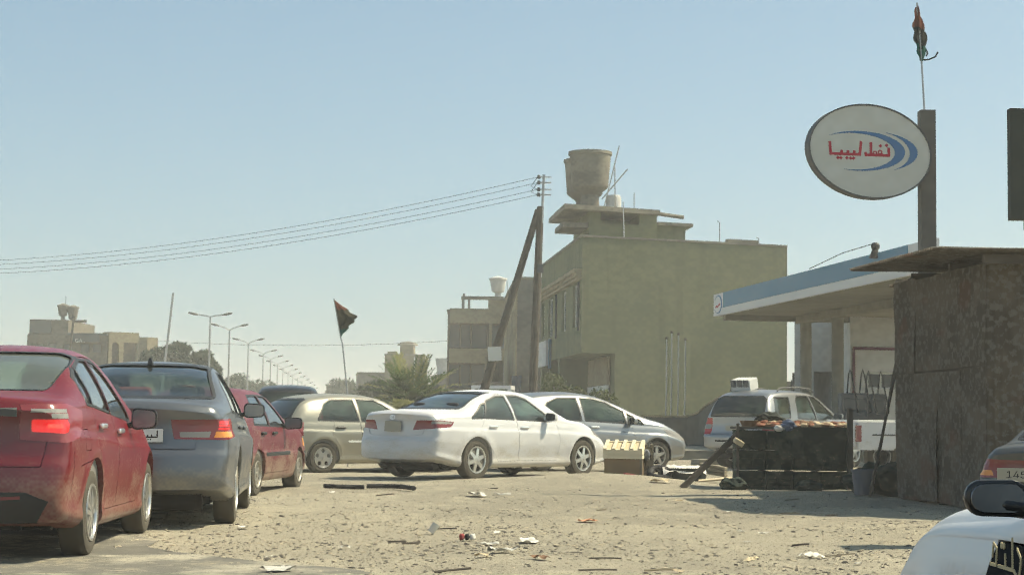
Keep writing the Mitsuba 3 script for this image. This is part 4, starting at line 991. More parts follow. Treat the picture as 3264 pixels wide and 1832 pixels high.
for i, (x, y) in enumerate([(9.55, 50.0), (10.3, 51.2)]):
    k = thing('fuel_pump', ['nearer dark fuel pump with a looped hose', 'farther dark fuel pump with a looped hose'][i], 'fuel pump', 'fuel pumps under the canopy')
    part(k, 'cabinet', rbox(.75, .5, 1.6, .04).translate([x, y, 1.05]), 'grey_plastic', 40)
    part(k, 'display', bx(x - .3, x + .3, y - .262, y - .252, 1.35, 1.7), 'far_glass')
    for s in (-.2, .15):
        part(k, 'hose', tube([(x + s, y - .2, 1.85), (x + s + .04, y - .2, 2.35), (x + s + .08, y - .2, 2.5), (x + s + .13, y - .2, 2.35), (x + s + .3, y - .28, 1.3)], .022, 6), 'rubber')
    part(k, 'island', bx(x - .8, x + .8, y - .5, y + .5, .252, .36), 'concrete')

# ------------------------------------------------------------------ the station's sign: oval board, post, flag
sg = thing('oval_sign', 'white oval sign with blue crescents and red Arabic lettering on a square post', 'sign')
part(sg, 'post', bx(5.855, 6.07, 25.5, 25.72, 0, 5.53), 'plaster_grey')
plaster('sign_white', (0.60, 0.60, 0.56), (0.52, 0.52, 0.47))
ov_ = affinity.rotate(affinity.scale(Point(0, 0).buffer(1, 64), .925, .675), -6)
Fs_ = frame((5.07, 25.40, 4.885), (.985, .17, 0), (0, 0, 1), (.17, -.985, 0))
part(sg, 'board', ext(ov_.buffer(-.012), .15), 'sign_white', m=Fs_ @ trimesh.transformations.translation_matrix((0, 0, -.05)))
part(sg, 'rim', ext(ov_.difference(ov_.buffer(-.022)), .18), 'grey_plastic', m=Fs_ @ trimesh.transformations.translation_matrix((0, 0, -.065)))
def crescent(cx, cy, rx, ry, a0, a1, wide, n=48):
    """Half-moon band: an elliptic arc whose width swells from nothing to WIDE and back."""
    a = np.radians(np.linspace(a0, a1, n)); q = np.linspace(0, 1, n)
    o = np.stack([cx + rx * np.cos(a), cy + ry * np.sin(a)], -1)
    w = wide * np.sin(np.pi * q) ** 1.1 + .004
    i_ = o - np.stack([np.cos(a) * w, np.sin(a) * w * .45], -1)
    return Polygon(np.vstack([o, i_[::-1]])).buffer(0)
c1 = crescent(-.16, .0, .68, .285, 133, -110, .15)
c2 = crescent(.03, .0, .68, .29, 72, -62, .115)
LM = Fs_ @ trimesh.transformations.translation_matrix((0, 0, .101))
part(sg, 'crescent', ext(c1, .008), 'logo_blue', m=LM)
part(sg, 'crescent', ext(c2, .008), 'logo_blue', m=LM)
# the lettering reads right to left: four joined letters, then five
def stroke(*pts, w=.017): return LineString(pts).buffer(w, cap_style=2, join_style=2)
def dot(x, y, r=.017): return affinity.rotate(sbox(x - r, y - r, x + r, y + r), 45)
word1 = unary_union([stroke((.335, .045), (.335, -.055), (.24, -.055), (.235, -.03)), dot(.305, .075),                                # first letter
    stroke((.27, -.055), (.19, -.055)), Polygon([(.245, -.05), (.25, .0), (.215, .02), (.19, 0), (.195, -.05)]).difference(Polygon([(.232, -.03), (.234, -.005), (.215, .003), (.205, -.005), (.207, -.03)])), dot(.222, .065),
    stroke((.21, -.055), (.03, -.055), (.02, -.02)), stroke((.095, .11), (.095, -.05)), Polygon([(.11, -.045), (.13, -.005), (.17, .0), (.185, -.045)]).difference(Polygon([(.13, -.035), (.142, -.015), (.16, -.014), (.165, -.035)]))])
word2 = unary_union([stroke((-.035, .115), (-.055, -.055), (-.44, -.055), (-.455, .10)), stroke((-.13, -.055), (-.125, -.005)), stroke((-.215, -.055), (-.21, -.005)), stroke((-.30, -.055), (-.295, -.005)),
    dot(-.135, -.105), dot(-.175, -.105), dot(-.225, -.105), dot(-.305, -.105), dot(-.345, -.105)])
part(sg, 'lettering', ext(affinity.translate(affinity.scale(word1, 1.12, 1.12, origin=(0, 0)), -.1, .01), .008), 'logo_red', m=LM)
part(sg, 'lettering', ext(affinity.translate(affinity.scale(word2, 1.12, 1.12, origin=(0, 0)), -.1, .01), .008), 'logo_red', m=LM)
for z in (4.55, 5.2):
    part(sg, 'bracket', bx(5.5, 5.86, 25.53, 25.60, z, z + .06), 'steel')
for nm, c_ in (('flag_red', (0.17, 0.075, 0.055)), ('flag_black', (0.045, 0.05, 0.047)), ('flag_green', (0.035, 0.12, 0.10)), ('flag_olive', (0.085, 0.08, 0.06)), ('flag_faded', (0.30, 0.26, 0.20))):
    scene[nm] = {'type': 'principledthin', 'base_color': rgb(c_), 'roughness': .8, 'diff_trans': .7}
tf = thing('tattered_flag', 'tattered dark flag wrapped round a thin mast above the sign post', 'flag')
part(tf, 'mast', tube([(5.93, 25.6, 5.53), (5.89, 25.6, 6.3), (5.83, 25.6, 7.11)], .014, 6), 'steel')
for i, (a, b, mt) in enumerate([(0, .38, 'flag_red'), (.38, .7, 'flag_black'), (.7, 1, 'flag_green')]):
    def fn(u_, v_, a=a, b=b):
        w = a + (b - a) * v_
        z = 7.06 - .78 * w - .04 * u_ * np.sin(w * 20)
        wid = .02 + .085 * np.sin(w * 2.9) ** 1.0 + .02 * np.sin(w * 23)
        x = 5.832 + .048 * w + (u_ - .45) * wid * 1.6
        y = 25.6 + .05 * np.sin(u_ * 7 + w * 5)
        return x, y, z
    part(tf, 'stripe', cloth(18, 14, fn), mt, True)
part(tf, 'loose_strip', tube([(5.88, 25.6, 6.45), (5.95, 25.6, 6.44), (5.98, 25.6, 6.38), (5.96, 25.6, 6.33)], .012, 5), 'flag_black')
part(tf, 'loose_strip', tube([(5.89, 25.6, 6.27), (6.0, 25.6, 6.28), (6.09, 25.6, 6.32), (6.13, 25.6, 6.39)], .012, 5), 'flag_black')
rf_ = thing('torn_flag', 'torn striped flag on a thin bent pole behind the beige hatchback', 'flag')
part(rf_, 'pole', tube([(-3.25, 36, .0), (-3.28, 36, 1.5), (-3.4, 36, 2.5), (-3.44, 36, 2.62), (-3.59, 36, 3.4)], [.016, .016, .014, .012, .01], 6), 'steel')
for i, (a, b, mt) in enumerate([(0, .27, 'flag_red'), (.27, .82, 'flag_olive'), (.82, 1, 'flag_green')]):
    def fn(u_, v_, a=a, b=b):
        w = a + (b - a) * v_
        sx = -3.59 + .165 * w
        wid = np.where(w < .5, .02 + .76 * w, .40 - .72 * (w - .5)) + .025 * np.sin(w * 31) * (w > .2)
        return sx + u_ * np.maximum(wid, .01), 36 + .05 * np.sin(u_ * 6 + w * 4), 3.38 - .76 * w + .10 * u_ * (w - .3) + .012 * np.sin(u_ * 15)
    part(rf_, 'stripe', cloth(16, 16, fn), mt, True)
ds = thing('hanging_board', 'dark signboard cut off by the right edge of the photo', 'sign')
part(ds, 'board', bx(2.66, 3.9, 9.5, 9.56, 2.12, 2.72), 'render_dark')
part(ds, 'bracket', cat([bx(2.74, 3.9, 9.51, 9.55, 2.07, 2.118), tube([(3.7, 9.6, 0), (3.7, 9.6, 1.5), (3.7, 9.6, 2.9)], .04, 8)]), 'steel')
# ------------------------------------------------------------------ corrugated shack on the right
def rust(p, n, uv):
    a = fbm(p.x * 2.6, p.y * 2.6, p.z * 1.9, 4)
    b = fbm(p.x * 19, p.y * 19, p.z * 15, 3)
    col = mix((0.112, 0.092, 0.070), (0.070, 0.059, 0.046), smoothstep(.35, .65, a))
    col = mix(col, (0.14, 0.132, 0.115), smoothstep(.46, .66, b) * .8)
    return mix(col, (0.12, 0.045, 0.027), smoothstep(.60, .72, fbm(p.x * 1.3 + 9, p.y * 1.3, p.z * 2.3, 3)) * .45)
matte('rust_sheet', proc(rust), .85)
def cloth_fn(p, n, uv):
    a = fbm(p.x * 6, p.y * 6, p.z * 6, 4)
    b = noise(p.x * 31, p.y * 31, p.z * 31)
    col = mix((0.014, 0.026, 0.022), (0.045, 0.055, 0.04), smoothstep(.42, .68, a))
    return mix(col, (0.10, 0.085, 0.06), smoothstep(.72, .86, b) * smoothstep(.5, .62, a))
matte('dark_green_cloth', proc(cloth_fn), .9)
plaster('pole_pale', (0.21, 0.185, 0.135), (0.155, 0.135, 0.10))
matte('bucket_blue', (0.13, 0.14, 0.16), .6)
matte('orange_paper', (0.55, 0.28, 0.16), .85)
matte('gold_print', (0.42, 0.36, 0.22), .6)
matte('dark_cloth', (0.028, 0.034, 0.03), .9)
sk = thing('shack', 'rusty corrugated iron shack with a flat roof at the right edge', 'shed')
W0, W1 = np.array([5.23, 24.3]), np.array([5.55, 20.95])
Fw = lambda a, b: (lambda d: (frame((a[0], a[1], 0), (d[0], d[1], 0), (d[1], -d[0], 0)), np.linalg.norm(b - a)))((b - a) / np.linalg.norm(b - a))
def corrugated(x0, x1, z0, z1, pitch=.09, amp=.008, t=.003, nseed=0):
    """Upright corrugated sheet in the x-z plane, outward +y, slightly buckled."""
    n = max(8, int((x1 - x0) / pitch * 8)); m_ = 7
    X, Z = np.meshgrid(np.linspace(x0, x1, n), np.linspace(z0, z1, m_))
    b = (meshkit.fbm(np.stack([X * 1.1, Z * 1.1, 0 * X + nseed], -1), 2, nseed) - .5) * .07
    Y = amp * np.sin(X / pitch * 2 * np.pi) + b
    i_ = np.arange(n * m_).reshape(m_, n)
    q = np.stack([i_[:-1, :-1], i_[:-1, 1:], i_[1:, 1:], i_[1:, :-1]], -1).reshape(-1, 4)
    V = np.vstack([np.stack([X, Y + t, Z], -1).reshape(-1, 3), np.stack([X, Y - t, Z], -1).reshape(-1, 3)])
    F = [q, q[:, ::-1] + n * m_]
    rim = np.concatenate([i_[0], i_[1:, -1], i_[-1, -2::-1], i_[-2:0:-1, 0]])
    r2 = np.roll(rim, -1)
    F.append(np.stack([rim, rim + n * m_, r2 + n * m_, r2], -1))
    return (V, np.vstack(F))
Fm_, Lw = Fw(W0, W1)
r_ = np.random.default_rng(3)
for row, (z0, z1) in enumerate(((.02, 1.72), (1.66, 2.93))):
    e_ = np.linspace(0, Lw, 5)
    for c_ in range(4):
        part(sk, 'wall_sheet', corrugated(e_[c_] - .04, e_[c_ + 1] + .04, z0 + r_.uniform(-.0, .05), z1 + r_.uniform(-.05, .03), nseed=row * 7 + c_), 'rust_sheet', True,
             m=Fm_ @ trimesh.transformations.translation_matrix((0, .010 * ((c_ + row) % 2) + .012 * row, 0)) @ trimesh.transformations.rotation_matrix(r_.uniform(-.006, .006), (0, 1, 0)))
part(sk, 'frame', cat([bx(x - .04, x + .04, -.14, -.06, 0, 2.92) for x in (.06, .8, 1.6, 2.4, Lw - .14)] + [bx(.05, Lw - .1, -.16, -.06, z, z + .08) for z in (1.66, 2.84)]), 'pole_brown', m=Fm_)
def roof_sheet(x0, x1, y0, y1, z, slope, amp=.02, pitch=.11):
    n = int((y1 - y0) / pitch * 8)
    X, Y = np.meshgrid(np.linspace(x0, x1, 6), np.linspace(y0, y1, n))
    Z = z + slope * (Y - y0) + amp * np.sin(Y / pitch * 2 * np.pi)
    i_ = np.arange(X.size).reshape(X.shape)
    q = np.stack([i_[:-1, :-1], i_[:-1, 1:], i_[1:, 1:], i_[1:, :-1]], -1).reshape(-1, 4)
    V = np.vstack([np.stack([X, Y, Z + .003], -1).reshape(-1, 3), np.stack([X, Y, Z - .003], -1).reshape(-1, 3)])
    rim = np.concatenate([i_[0], i_[1:, -1], i_[-1, -2::-1], i_[-2:0:-1, 0]]); r2 = np.roll(rim, -1)
    return V, np.vstack([q, q[:, ::-1] + X.size, np.stack([rim, rim + X.size, r2 + X.size, r2], -1)])
def sheared(vf, k):
    V = vf[0].copy(); V[:, 0] -= k * (V[:, 1] - 20.4); return V, vf[1]
for y0_, y1_, dz_ in ((20.4, 21.9, 0), (21.82, 23.4, .006), (23.32, 24.8, .012)):
    part(sk, 'roof_sheet', sheared(roof_sheet(4.81, 7.4, y0_, y1_, 3.03 + .023 * (y0_ - 20.4) + dz_, .023), .027), 'rust_sheet', True)
part(sk, 'roof_sheet', roof_sheet(7.25, 10.5, 20.42, 24.8, 3.06, .023), 'rust_sheet', True)
part(sk, 'roof_sheet', roof_sheet(5.7, 10.5, 24.7, 27.0, 3.09, .0), 'rust_sheet', True)
part(sk, 'rafter', cat([bx(5.45, 10.4, y, y + .08, 2.88 + .023 * (y - 20.4), 2.98 + .023 * (y - 20.4)) for y in (20.6, 22.2, 24.3)]), 'pole_brown')
part(sk, 'roof_post', tube([(10.3, 20.6, 0), (10.3, 20.6, 1.5), (10.3, 20.6, 2.97)], .05, 8), 'pole_brown')
Ff_, Lf = Fw(np.array([5.56, 20.97]), np.array([10.3, 20.9]))
for row, (z0, z1) in enumerate(((.02, 1.62), (1.58, 2.93))):
    for c_ in range(5):
        part(sk, 'wall_sheet', corrugated(c_ * .95 - .02, c_ * .95 + .98, z0 + r_.uniform(0, .05), z1 + r_.uniform(-.05, .02), nseed=30 + 5 * row + c_), 'rust_sheet', True, m=Ff_ @ trimesh.transformations.translation_matrix((0, .010 * ((c_ + row) % 2) + .012 * row, 0)))
for c_ in range(3):
    part(sk, 'wall_sheet', corrugated(c_ * .8, c_ * .8 + .84, .02, 2.9, nseed=40 + c_), 'rust_sheet', True, m=frame((10.33, 20.95, 0), (0, 1, 0), (1, 0, 0)))
for c_ in range(5):
    part(sk, 'wall_sheet', corrugated(5.3 + c_ * 1.0, 6.32 + c_ * 1.0, .02, 2.95, nseed=50 + c_), 'rust_sheet', True, m=frame((0, 24.34, 0), (1, 0, 0), (0, -1, 0)))
pb = thing('roadside_board', 'board on a post at the right edge shading the ground before the shack', 'sign')
part(pb, 'post', tube([(4.95, 15.5, 0), (4.95, 15.5, 1.5), (4.95, 15.5, 2.6)], .05, 8), 'steel')
part(pb, 'board', bx(4.72, 4.76, 15.2, 15.8, 1.75, 2.6), 'render_dark')

# ------------------------------------------------------------------ stall with goods, junk, crates
st = thing('stall', 'boxy dark green stall of stacked crates with small goods along its flat top', 'stall')
part(st, 'table_top', bx(3.40, 5.08, 26.86, 27.75, .915, .95), 'pole_brown')
for c_ in range(4):
    for row in range(3):
        x0, z0 = 3.43 + c_ * .41, .005 + row * .303
        y0 = 26.88 + r_.uniform(-.015, .02)
        q = [bx(x0, x0 + .395, y0, y0 + .012, z0 + a, z0 + b) for a, b in ((.0, .07), (.09, .16), (.18, .29))] + [bx(x0 + s_, x0 + s_ + .035, y0 - .012, y0 - .001, z0, z0 + .29) for s_ in (0, .18, .36)]
        q += [bx(x0, x0 + .012, y0 + .0125, y0 + .8, z0, z0 + .29), bx(x0 + .383, x0 + .395, y0 + .0125, y0 + .8, z0, z0 + .29), bx(x0 + .0125, x0 + .3825, y0 + .0125, y0 + .8, z0, z0 + .012), bx(x0 + .0125, x0 + .3825, y0 + .05, y0 + .06, z0 + .013, z0 + .27)]
        part(st, 'crate', cat(q), 'dark_green_cloth')
part(st, 'corner_post', cat([bx(3.385, 3.425, 26.84, 26.88, 0, 1.0)]), 'pole_brown')
part(st, 'corner_post', bx(5.03, 5.11, 26.74, 26.82, 0, 1.24), 'pole_brown')
def drape(x0, x1, y, z0, z1, seed, amp=.05):
    X, Z = np.meshgrid(np.linspace(x0, x1, 70), np.linspace(z0, z1, 24))
    hang = (z1 - Z) / (z1 - z0)
    Y = y - amp * hang * (meshkit.fbm(np.stack([X * 5, Z * 1.6, 0 * X], -1), 4, seed) - .3) * 2.5
    Z = Z + .12 * hang * (meshkit.fbm(np.stack([X * 3, 0 * X, 0 * X], -1), 3, seed + 2) - .5) * 3
    i_ = np.arange(X.size).reshape(X.shape)
    q = np.stack([i_[:-1, :-1], i_[:-1, 1:], i_[1:, 1:], i_[1:, :-1]], -1).reshape(-1, 4)
    V = np.stack([X, Y, Z], -1).reshape(-1, 3); V2 = V + [0, .008, 0]
    return np.vstack([V, V2]), np.vstack([q, q[:, ::-1] + len(V)])
part(st, 'cloth', drape(3.95, 5.1, 26.83, .42, .956, 11), 'dark_green_cloth', True)
r_ = np.random.default_rng(8)
goods = [('pale_goods', (0.50, 0.42, 0.28)), ('brown_goods', (0.17, 0.10, 0.06)), ('rust_goods', (0.24, 0.10, 0.06)), ('red_goods', (0.26, 0.05, 0.05)), ('white_goods', (0.62, 0.60, 0.55)), ('blue_goods', (0.07, 0.10, 0.17))]
for n_, c_ in goods: matte(n_, c_, .8)
def lump(r, seed, sx=1, sy=1, sz=1, sub=2):
    m = trimesh.creation.icosphere(sub, 1.0)
    d = 1 + .95 * (meshkit.fbm(m.vertices * 1.9 + seed * 3.1, 4, seed) - .5)
    m.vertices = m.vertices * d[:, None] * r * np.array([sx, sy, sz])
    return m
for i in range(60):
    x = 3.72 + 1.3 * (i % 30) / 29 + r_.uniform(-.03, .03)
    m_ = lump(r_.uniform(.035, .062), i, r_.uniform(1, 1.7), 1, r_.uniform(.5, .9), 2); m_.apply_translation((x, 26.93 + .14 * (i // 30) + r_.uniform(0, .12), .975 + .045 * (i // 30) * r_.uniform(.3, 1)))
    k = thing('produce', 'small lump of produce in the row along the stall top', 'produce', 'produce laid out on the stall')
    put(k, m_, ['pale_goods', 'brown_goods', 'rust_goods', 'brown_goods', 'rust_goods', 'pale_goods'][r_.integers(6)], True)
k = thing('bundle', 'dark bundle heaped at the back of the stall top', 'bundle'); put(k, lump(.16, 50, 1.3, .8, .75, 3).apply_translation((3.93, 27.25, 1.06)), 'dark_cloth', True)
k = thing('plastic_bag', 'blue and white plastic bag slumped over the front edge of the stall', 'bag'); put(k, lump(.085, 51, 1.2, .7, 1.0, 3).apply_translation((4.16, 26.86, .97)), 'blue_goods', True)
k = thing('plastic_bag', 'white plastic bag beside the blue bag on the stall edge', 'bag'); put(k, lump(.06, 52, 1.3, .7, .8, 3).apply_translation((4.02, 26.84, .93)), 'white_goods', True)
k = thing('red_cloth', 'red cloth folded on the stall behind the bags', 'cloth'); put(k, lump(.10, 53, 1.6, .8, .45).apply_translation((4.1, 27.2, 1.0)), 'red_goods', True)
k = thing('basket', 'low brown basket at the left end of the stall', 'basket')
part(k, 'bowl', lathe([(0, 0), (.12, 0), (.16, .09), (.145, .09), (.11, .015), (0, .015)], 20).apply_translation((3.62, 27.1, .952)), 'brown_goods', 35)
k = thing('plank', 'weathered plank leaning against the left end of the stall', 'plank'); put(k, man(bx(-.68, .68, -.02, .02, -.045, .045)).rotate([0, -41, 20]).translate([3.05, 27.0, .47]).scale([1, 1, 1]), 'pole_brown')
k = thing('white_box', 'small torn white box wedged between the plank and the stall', 'box'); put(k, rbox(.15, .12, .08, .015).rotate([10, 30, 10]).translate([3.40, 26.72, .72]), 'pale_goods', 40)
k = thing('junk_heap', 'dark heap of junk and sacks on the ground right of the stall', 'heap')
for i, (x, y, r, sz) in enumerate([(5.25, 26.3, .26, .9), (5.5, 25.4, .30, .9), (3.3, 26.55, .17, .7), (4.4, 26.45, .16, .6)]):
    part(k, 'sack', lump(r, 60 + i, 1.2, 1, sz, 3).apply_translation((x, y, r * sz * .75)), 'dark_green_cloth', True)
k = thing('bucket', 'pale bluish bucket half lost in the shade before the shack', 'bucket')
part(k, 'pail', lathe([(0, 0), (.13, 0), (.17, .34), (.155, .34), (.12, .02), (0, .02)], 24).apply_translation((4.98, 25.3, .02)), 'bucket_blue', 35)
part(k, 'rim', lathe([(.165, .33), (.185, .33), (.185, .355), (.165, .355), (.165, .33)], 24).apply_translation((4.98, 25.3, .02)), 'bucket_blue', 35)
k = thing('strut_frame', 'leaning tripod of thin dark poles beside the shack wall', 'frame')
for i, (a_, b_) in enumerate([((5.0, 25.0, 0), (5.55, 25.5, 2.1)), ((5.75, 25.3, 0), (5.5, 25.5, 2.1)), ((5.3, 26.3, 0), (5.53, 25.52, 2.12))]):
    part(k, 'pole', tube([a_, np.add(a_, b_) / 2, b_], .02, 6), 'pole_brown')
# crate of slatted yellow plastic on a brown box
plaster('box_brown', (0.25, 0.185, 0.105), (0.19, 0.14, 0.085))
matte('crate_yellow', (0.58, 0.53, 0.39), .6)
Cm = frame((1.93, 30.35, 0), (.985, -.17, 0), (.17, .985, 0))
hz = float(height(np.array([1.93]), np.array([30.35]))[0])
k = thing('wooden_box', 'brown box standing under the yellow slatted crate', 'box')
part(k, 'panel', bx(-.31, .31, -.24, .24, hz - .05, hz + .34), 'box_brown', m=Cm)
part(k, 'edge_strip', cat([bx(.29, .335, -.27, -.243, hz - .05, hz + .341), bx(.313, .335, .20, .24, hz - .05, hz + .341)]), 'pole_pale', m=Cm)
k = thing('slatted_crate', 'yellow slatted crate with a tilted lid set on top of the brown box', 'crate')
z0 = hz + .345
for z in (.0, .072):
    part(k, 'rail', cat([bx(-.33, .33, -.27, -.245, z0 + z, z0 + z + .062), bx(-.33, .33, .245, .27, z0 + z, z0 + z + .062), bx(-.33, -.305, -.244, .244, z0 + z, z0 + z + .062), bx(.305, .33, -.244, .244, z0 + z, z0 + z + .062)]), 'crate_yellow', m=Cm)
tilt = trimesh.transformations.rotation_matrix(.27, (1, 0, 0), (0, -.27, z0 + .145))
for x in (-.30, -.15, 0, .15, .30):
    part(k, 'slat', bx(x - .028, x + .028, -.27, .27, z0 + .147, z0 + .172), 'crate_yellow', m=Cm @ tilt)
part(k, 'end_slat', cat([bx(-.328, .328, s - .018, s + .018, z0 + .130, z0 + .1465) for s in (-.25, .25)]), 'crate_yellow', m=Cm @ tilt)
part(k, 'lining', bx(-.29, .29, -.235, .235, z0 + .115, z0 + .128), 'pale_goods', m=Cm @ tilt)
part(k, 'side_panel', cat([ext(Polygon([(-.26, 0), (.26, 0), (.26, .14), (-.26, .0)]).buffer(0), .02).apply_transform(frame((x, 0, z0 + .136), (0, 1, 0), (0, 0, 1), (1, 0, 0))) for x in (-.33, .31)]), 'crate_yellow', m=Cm)
k = thing('bottle_crate', 'pale narrow crate standing behind the right side of the slatted crate', 'crate')
part(k, 'frame', cat([bx(2.30, 2.34, 30.5, 30.9, 0, .62), bx(2.40, 2.44, 30.5, 30.9, 0, .62)] + [bx(2.341, 2.399, 30.5, 30.52, z, z + .1) for z in (.05, .25, .45)]), 'pole_pale')
part(k, 'wrapping', lump(.08, 70, .8, .6, 1.1).apply_translation((2.31, 30.42, .45)), 'bucket_blue', True)
k = thing('dark_tub', 'low dark tub holding a white sheet in front of the silver car', 'tub')
part(k, 'tub', lathe([(0, 0), (.36, 0), (.42, .22), (.38, .22), (.33, .03), (0, .03)], 28).apply_scale((1.05, .8, 1)).apply_translation((2.90, 30.2, .02)), 'dark_cloth', 35)
def sheetfn(u_, v_):
    x = 2.55 + .72 * u_; y = 29.85 + .6 * v_
    return x, y, .27 + .07 * (meshkit.fbm(np.stack([x * 6, y * 6, 0 * x], -1), 3, 77) - .4) * 2 - .10 * np.abs(v_ - .5) ** 2 * 4 - .05 * (2 * u_ - 1) ** 4
k = thing('white_sheet', 'crumpled white sheet lying over the dark tub', 'sheet'); put(k, cloth(24, 30, sheetfn), 'white_goods', True)
k = thing('tyre', 'old dark tyre lying left of the tub behind the crate', 'tyre'); put(k, trimesh.creation.torus(.16, .06, 28, 12).apply_transform(trimesh.transformations.rotation_matrix(.5, (1, 0, 0))).apply_translation((2.50, 30.0, .15)), 'rubber', True)
k = thing('cardboard', 'strip of torn pale cardboard on the ground right of the tub', 'cardboard'); put(k, rbox(.55, .2, .03, .012).rotate([4, -6, -8]).translate([3.38, 29.6, .07]), 'pale_goods', 40)
k = thing('plank', 'grey plank ends stacked under the nose of the silver car', 'plank'); put(k, m3.Manifold.compose([rbox(.5, .14, .05, .01).rotate([0, 8, -30]).translate([3.55, 31.4, .12 + .06 * i]) for i in range(3)]), 'pole_pale', 40)
k = thing('concrete_slab', 'pale concrete slab lying between the silver car and the silver off roader', 'slab'); put(k, rbox(.9, .6, .14, .02).rotate([0, 0, 12]).translate([4.75, 42, .07]), 'concrete', 40)
k = thing('brick', 'broken red and white brick at the foot of the brown box', 'brick'); put(k, rbox(.2, .09, .08, .012).rotate([0, 10, 20]).translate([1.98, 29.75, hz + .07]), 'red_goods', 40)

# ------------------------------------------------------------------ litter on the ground
def on(x, y): return float(height(np.array([float(x)]), np.array([float(y)]))[0])
k = thing('black_hose', 'length of black hose lying left of the white sedan', 'hose')
hp = [(-1.95, 24.9), (-1.7, 24.95), (-1.4, 24.85), (-1.2, 24.9)]
part(k, 'hose', tube([(x, y, on(x, y) + .035) for x, y in [(-2.58, 25.0), (-2.4, 24.95), (-2.2, 25.0), (-2.02, 24.98)]], .03, 8), 'rubber')
k = thing('black_pipe', 'black pipe lying right of the hose near the white sedan', 'pipe')
part(k, 'pipe', tube([(x, y, on(x, y) + .05) for x, y in [(-1.98, 24.95), (-1.75, 25.0), (-1.5, 24.85), (-1.3, 24.5)]], .032, 10), 'rubber')
matte('paper', (0.60, 0.59, 0.54), .85); matte('paper_grey', (0.40, 0.40, 0.37), .85)
def scrap(label, x, y, s, mat, seed, group=None, cat_='litter', flat=.3):
    r = np.random.default_rng(seed)
    a = r.uniform(0, 6.28); s = s * .72
    def fn(u_, v_):
        X = (u_ - .5) * s * 1.5; Y = (v_ - .5) * s
        Z = s * flat * (meshkit.fbm(np.stack([u_ * 3 + seed, v_ * 3, 0 * u_], -1), 3, seed) - .25) * 1.6
        return x + X * math.cos(a) - Y * math.sin(a), y + X * math.sin(a) + Y * math.cos(a), on(x, y) + .012 + np.maximum(Z, 0)
    k = thing(cat_.replace(' ', '_'), label, cat_, group)
    put(k, cloth(12, 14, fn), mat, True)
    return k
def gpx(px, py):
    """Ground point (x, y) for a tabulated spot."""
    return px, py
scrap('white crumpled scrap nearest the red and white drink can', -.17, 14.65, .16, 'paper_grey', 1, cat_='paper scrap')
scrap('white scrap lying alone in the middle right of the gravel', .17, 15.0, .20, 'paper', 2, cat_='paper scrap')
scrap('large grey white scrap second nearest to the camera', -.05, 13.5, .19, 'paper_grey', 3, cat_='paper scrap')
scrap('orange and white wrapper farther right on the gravel', .80, 18.4, .17, 'orange_paper', 4, cat_='wrapper')
scrap('white scrap before the bumper of the white sedan', -.42, 23.4, .26, 'paper', 5, cat_='paper scrap')
scrap('small white scrap right of the one before the white sedan', -.1, 23.8, .2, 'paper_grey', 6, cat_='paper scrap')
scrap('pale scrap at the bottom edge beside the asphalt', -1.52, 11.9, .20, 'paper_grey', 7, cat_='paper scrap')
scrap('whitish scrap below the shadow of the shack on the right', 2.35, 14.0, .17, 'paper', 8, cat_='paper scrap')
scrap('curled dark scrap nearest the camera right of the middle', .22, 12.75, .13, 'brown_goods', 9, cat_='paper scrap')
scrap('pale flat stone like scrap below the tub', 2.3, 27.6, .26, 'pale_goods', 10, cat_='cardboard scrap')
k = thing('white_cup', 'crushed white cup standing on the gravel left of the can', 'cup')
part(k, 'cup', lathe([(0, 0), (.028, 0), (.036, .09), (.033, .09), (.026, .006), (0, .006)], 14).apply_transform(trimesh.transformations.rotation_matrix(.6, (0, 1, .3))).apply_translation((-.69, 15.9, on(-.69, 15.9) + .02)), 'paper', 35)
k = thing('drink_can', 'crushed red, black and white drink can on the gravel', 'can')
for nm, a_, b_, mt in (('red_end', 0, .05, 'red_goods'), ('black_band', .05, .09, 'rubber'), ('white_end', .09, .14, 'paper')):
    part(k, nm, lump(.034, 90, 1, 1, 1, 2).apply_scale(((b_ - a_) / .068, .9, .8)).apply_translation((-.42 + (a_ + b_) / 2, 15.1, on(-.4, 15.1) + .035)), mt, True)
r_ = np.random.default_rng(12)
for i in range(18):
    y = 1 / r_.uniform(1 / 26, 1 / 11.5); x = r_.uniform(-.26, .2) * y
    if x < float(road_edge(np.array([y]))[0]) + .1 or abs(x - 1.9) < .5 and y > 26: continue
    L_ = r_.uniform(.10, .28)
    a = r_.uniform(-.45, .45)
    k = thing('stick', 'thin dry stick among the gravel', 'stick', 'dry sticks scattered over the gravel')
    put(k, tube([(x + t_ * math.cos(a), y + t_ * math.sin(a) + .02 * math.sin(9 * t_), on(x + t_ * math.cos(a), y + t_ * math.sin(a)) + .012 + .02 * abs(math.sin(3 * t_))) for t_ in np.linspace(0, L_, 5)], r_.uniform(.005, .009), 5), ['pole_brown', 'pole_pale', 'pole_brown'][i % 3])
for i in range(26):
    y = 1 / r_.uniform(1 / 26, 1 / 11.5); x = r_.uniform(-.24, .24) * y
    if x < float(road_edge(np.array([y]))[0]) + .2 or x > 2.6: continue
    scrap('small pale shred of paper among the gravel', x, y, r_.uniform(.05, .11), ['paper', 'paper_grey', 'pale_goods'][i % 3], 100 + i, group='paper shreds scattered over the gravel', cat_='paper shred', flat=.35)

